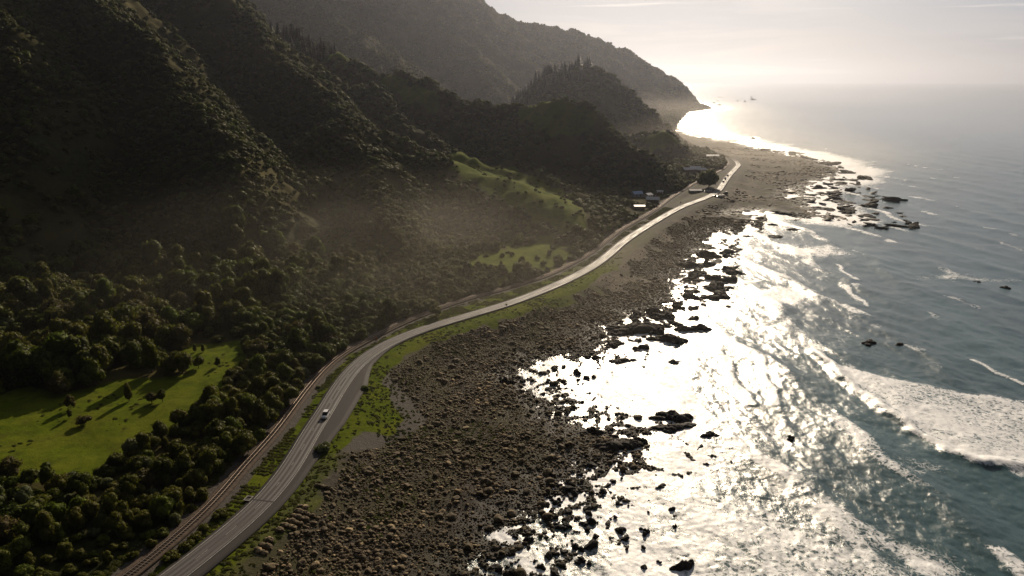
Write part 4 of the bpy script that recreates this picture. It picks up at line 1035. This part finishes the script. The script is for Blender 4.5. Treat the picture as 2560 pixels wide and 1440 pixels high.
on_road(812, 1040, 1.3, 'white car with dark windows driving round the near bend of the coast road', (.72, .72, .72), 'suv', 'white_car', True)
on_road(1822, 440, -1.2, 'leading dark car of the three on the far straight', (.10, .10, .11), 'suv', 'far_car')
on_road(1817, 448, -1.2, 'middle dark vehicle of the three on the far straight', (.07, .07, .08), 'van', 'far_car')
on_road(1812, 455, -1.2, 'rear small dark car of the three on the far straight', (.12, .12, .13), 'hatch', 'far_car')
def parked(px_, py_, ang, label, color, kind):
    x, y = hit(px_, py_); car('parked_car', label, color, x, y, float(sample(x, y)), ang, 'car', None, kind, 1.15)
parked(1789, 492, 1.2, 'dark car parked on the gravel just seaward of the road bend', (.05, .05, .06), 'hatch')
parked(1798, 493, 1.4, 'white car parked at the gravel edge beside the dark parked car', (.7, .7, .7), 'suv')
parked(1805, 492, 1.4, 'silver car parked beside the white one on the seaward gravel', (.4, .4, .42), 'hatch')
parked(1814, 486, .4, 'dark van parked farthest out on the seaward gravel', (.06, .06, .07), 'van')
parked(1766, 480, 1.0, 'white car parked between the long shed and the road', (.7, .7, .7), 'hatch')
parked(1773, 478, 1.0, 'silver car parked next to the white one near the huge round tree', (.5, .5, .52), 'suv')

# ------------------------------------------------------------------ buildings
def wallm(c): return simple_mat('painted_wall', c, .7, .3, 0, .1, .8)
W_WHITE = wallm((.55, .53, .50)); W_BROWN = wallm((.16, .11, .08)); W_BLUE = wallm((.25, .32, .42)); R_GREY = simple_mat('grey_iron_roof', (.35, .35, .36), .35, .5, .4, .1, .5)
R_WHITE = simple_mat('pale_iron_roof', (.42, .41, .40), .4, .4, .2, .08, .5); R_BLUE = simple_mat('blue_iron_roof', (.20, .30, .45), .35, .5, .3, .1, .5); PANE = simple_mat('window_pane', (.03, .035, .04), .1, .6); DOORM = simple_mat('door_paint', (.12, .09, .07), .5)
def house(px_, py_, L, W, h, rh, ang, wm, rm, label, cat='house', name='house', chimney=False):
    x, y = gp(px_, py_, 7); z = float(sample(x, y)); e = bpy.data.objects.new(name, None); COL.objects.link(e); e.location = (x, y, z-.3); e.rotation_euler.z = ang; setp(e, label, cat)
    h += .3
    m = MB(); m.add([(-L/2, -W/2, 0), (L/2, -W/2, 0), (L/2, W/2, 0), (-L/2, W/2, 0), (-L/2, -W/2, h), (L/2, -W/2, h), (L/2, W/2, h), (-L/2, W/2, h), (-L/2, 0, h+rh*.97), (L/2, 0, h+rh*.97)],
        [(0, 3, 2, 1), (0, 1, 5, 4), (2, 3, 7, 6), (1, 2, 6, 9, 5), (3, 0, 4, 8, 7)]); m.obj('wall', wm, e)
    r = MB(); o = .5; k = rh/(W/2)
    for s in (-1, 1):
        a = [(-L/2-o, 0, h+rh+.05), (L/2+o, 0, h+rh+.05), (L/2+o, s*(W/2+o), h-o*k+.05), (-L/2-o, s*(W/2+o), h-o*k+.05)]
        V = a+[(v[0], v[1], v[2]+.15) for v in a]; r.add(V, BOXF if s < 0 else [tuple(reversed(f)) for f in BOXF])
    ro = r.obj('roof', rm, e)
    if chimney: MB().box(L*.2, W*.12, h+rh+.3, .7, .7, 1.6).obj('chimney', W_BROWN, ro)
    nw = max(2, int(L/4))
    for i in range(nw):
        xx = -L/2+(i+.5)*L/nw
        if i == nw//2: MB().box(xx, -W/2-.02, 1.3, 1.0, .08, 2.1).obj('door', DOORM, e)
        else: w = MB().box(xx, -W/2-.02, 1.8, 1.5, .08, 1.1).obj('window', W_WHITE, e); MB().box(xx, -W/2-.07, 1.8, 1.3, .04, .9).obj('pane', PANE, w)
house(1738, 475, 11, 5, 2.6, .9, .05, W_WHITE, R_WHITE, 'long low white shed beside the huge round tree', 'shed', 'shed')
house(1632, 505, 10, 7, 2.8, 1.8, -.3, W_BROWN, R_GREY, 'house with a pale pitched roof above the railway', 'house', 'house', True)
house(1620, 497, 6, 5, 2.5, 1.3, .7, W_WHITE, R_WHITE, 'small white gabled annex beside the pale-roofed house', 'cottage', 'cottage')
house(1592, 497, 8, 6, 2.6, 1.8, .3, W_BLUE, R_BLUE, 'blue-roofed cottage under the bush at the foot of the hill', 'cottage', 'cottage')
house(1598, 522, 8, 5, 2.4, .7, 0, W_BROWN, R_WHITE, 'low hut with a bright flat roof nearest the railway', 'hut', 'hut')
house(1722, 434, 14, 8, 3.0, 1.8, .2, W_BROWN, R_WHITE, 'broad house with a bright roof behind the huge round tree', 'house', 'house')
house(1738, 430, 11, 8, 3.0, 1.8, -.3, W_WHITE, R_GREY, 'grey-roofed house next to the broad bright-roofed one', 'house', 'house')
house(1752, 431, 10, 7, 3.0, 1.6, .1, W_BROWN, R_GREY, 'rightmost grey-roofed house of the cluster behind the round tree', 'house', 'house')
house(1776, 399, 20, 9, 3.5, 1.5, 0, W_WHITE, R_WHITE, 'long white building at the foot of the farthest near hill', 'building', 'long_building')
house(1649, 485, 5, 4, 2.2, .8, 0, W_WHITE, R_WHITE, 'tiny white hut behind the house on the slope', 'hut', 'hut')

# roadside signs and posts, the white frame painted on the shoulder
POSTM = simple_mat('post_paint', (.25, .2, .16), .6); SIGN = simple_mat('orange_sign_board', (.5, .16, .04), .5)
def road_sign(px_, py_, side, label, board):
    i = s_of(RD, px_, py_); t, n = tangents(RD); x, y = RD[i]+n[i]*side
    e = bpy.data.objects.new('road_sign', None); COL.objects.link(e); e.location = (x, y, ROADZ-.05); e.rotation_euler.z = math.atan2(t[i, 1], t[i, 0])-math.pi/2; setp(e, label, 'road sign')
    MB().cyl((0, 0, 0), (0, 0, 2.3), .07, .06).obj('post', POSTM, e); MB().box(0, -.08, 1.9, 1.1, .05, .9).obj('board', board, e)
road_sign(955, 858, -4.6, 'small dark roadside sign where the road leaves the near bend', SIGN)
road_sign(1250, 766, 4.7, 'roadside sign on the seaward edge of the shining mid-distance road', POSTM)
road_sign(1712, 512, -5.0, 'roadside sign before the houses on the far road', POSTM)
FRAME = MB(); i = s_of(RD, 668, 1255); t, n = tangents(RD); c = RD[i]-n[i]*4.0; a = math.atan2(t[i, 1], t[i, 0])-math.pi/2
e = bpy.data.objects.new('drain_grate', None); COL.objects.link(e); e.location = (c[0], c[1], ROADZ-.02); e.rotation_euler.z = a; setp(e, 'pale concrete drain frame on the inland shoulder of the near road', 'drain')
CONC = simple_mat('pale_concrete', (.26, .24, .21), .9)
m = MB(); m.box(0, .9, .1, 1.7, .25, .3); m.box(0, -.9, .1, 1.7, .25, .3); m.box(-.72, 0, .1, .25, 1.55, .3); m.box(.72, 0, .1, .25, 1.55, .3); m.obj('concrete_frame', CONC, e); MB().box(0, 0, .04, 1.2, 1.55, .08).obj('grate', TYRE, e)
# cattle-stop style boundary strip across the road there
m = MB(); m.box(RD[i][0], RD[i][1], ROADZ+.018, 5.8, .5, .012, a); o = m.obj('tar_joint', A_SH, road)

# ------------------------------------------------------------------ haze
m, g = new_mat('haze_air')
pv = g.new('ShaderNodeVolumePrincipled'); pv.inputs['Color'].default_value = (.42, .44, .51, 1); pv.inputs['Density'].default_value = 5.4e-5; pv.inputs['Anisotropy'].default_value = .72
g.link(pv.outputs[0], g.out.inputs['Volume'])
hb = MB().box(0, 17000, 320, 90000, 60000, 2*327+40).obj('haze', m); hb.location.z = 8; setp(hb, 'thin sunlit sea haze filling the air over the coast', kind='stuff')

def mist_mat(name, D):
    m, g = new_mat(name)
    ln = g.new('ShaderNodeVectorMath'); ln.operation = 'LENGTH'; g.link(g.P, ln.inputs[0])
    fall = g.ramp(ln.outputs['Value'], .15, 1.0, 1.0, 0.0); mn = g.noise(g.P, 2.2, 2, .5)
    dens = g.m('MULTIPLY', g.m('MULTIPLY', fall, g.ramp(mn, .3, .7, .4, 1.5)), D)
    pv = g.new('ShaderNodeVolumePrincipled'); pv.inputs['Color'].default_value = (1.0, .94, .84, 1); g.link(dens, pv.inputs['Density']); pv.inputs['Anisotropy'].default_value = .7
    g.link(pv.outputs[0], g.out.inputs['Volume']); return m
IV, IF = ICO[3]
for (x, y, rx, ry, rz, D, lab) in ((-70, 365, 230, 200, 62, 7.0e-4, 'sunlit sea mist drifting over the foot of the hills beside the road'), (330, 1050, 300, 460, 60, 5.0e-4, 'bright sea mist lying over the far spit and road'), (480, 2200, 420, 800, 80, 1.8e-4, 'pale sea mist in the bay before the headland')):
    o = link('sea_mist', mesh_from('sea_mist', IV, IF, mist_mat('sea_mist_vapour', D)), None, (x, y, 8)); o.scale = (rx, ry, rz); setp(o, lab, kind='stuff')
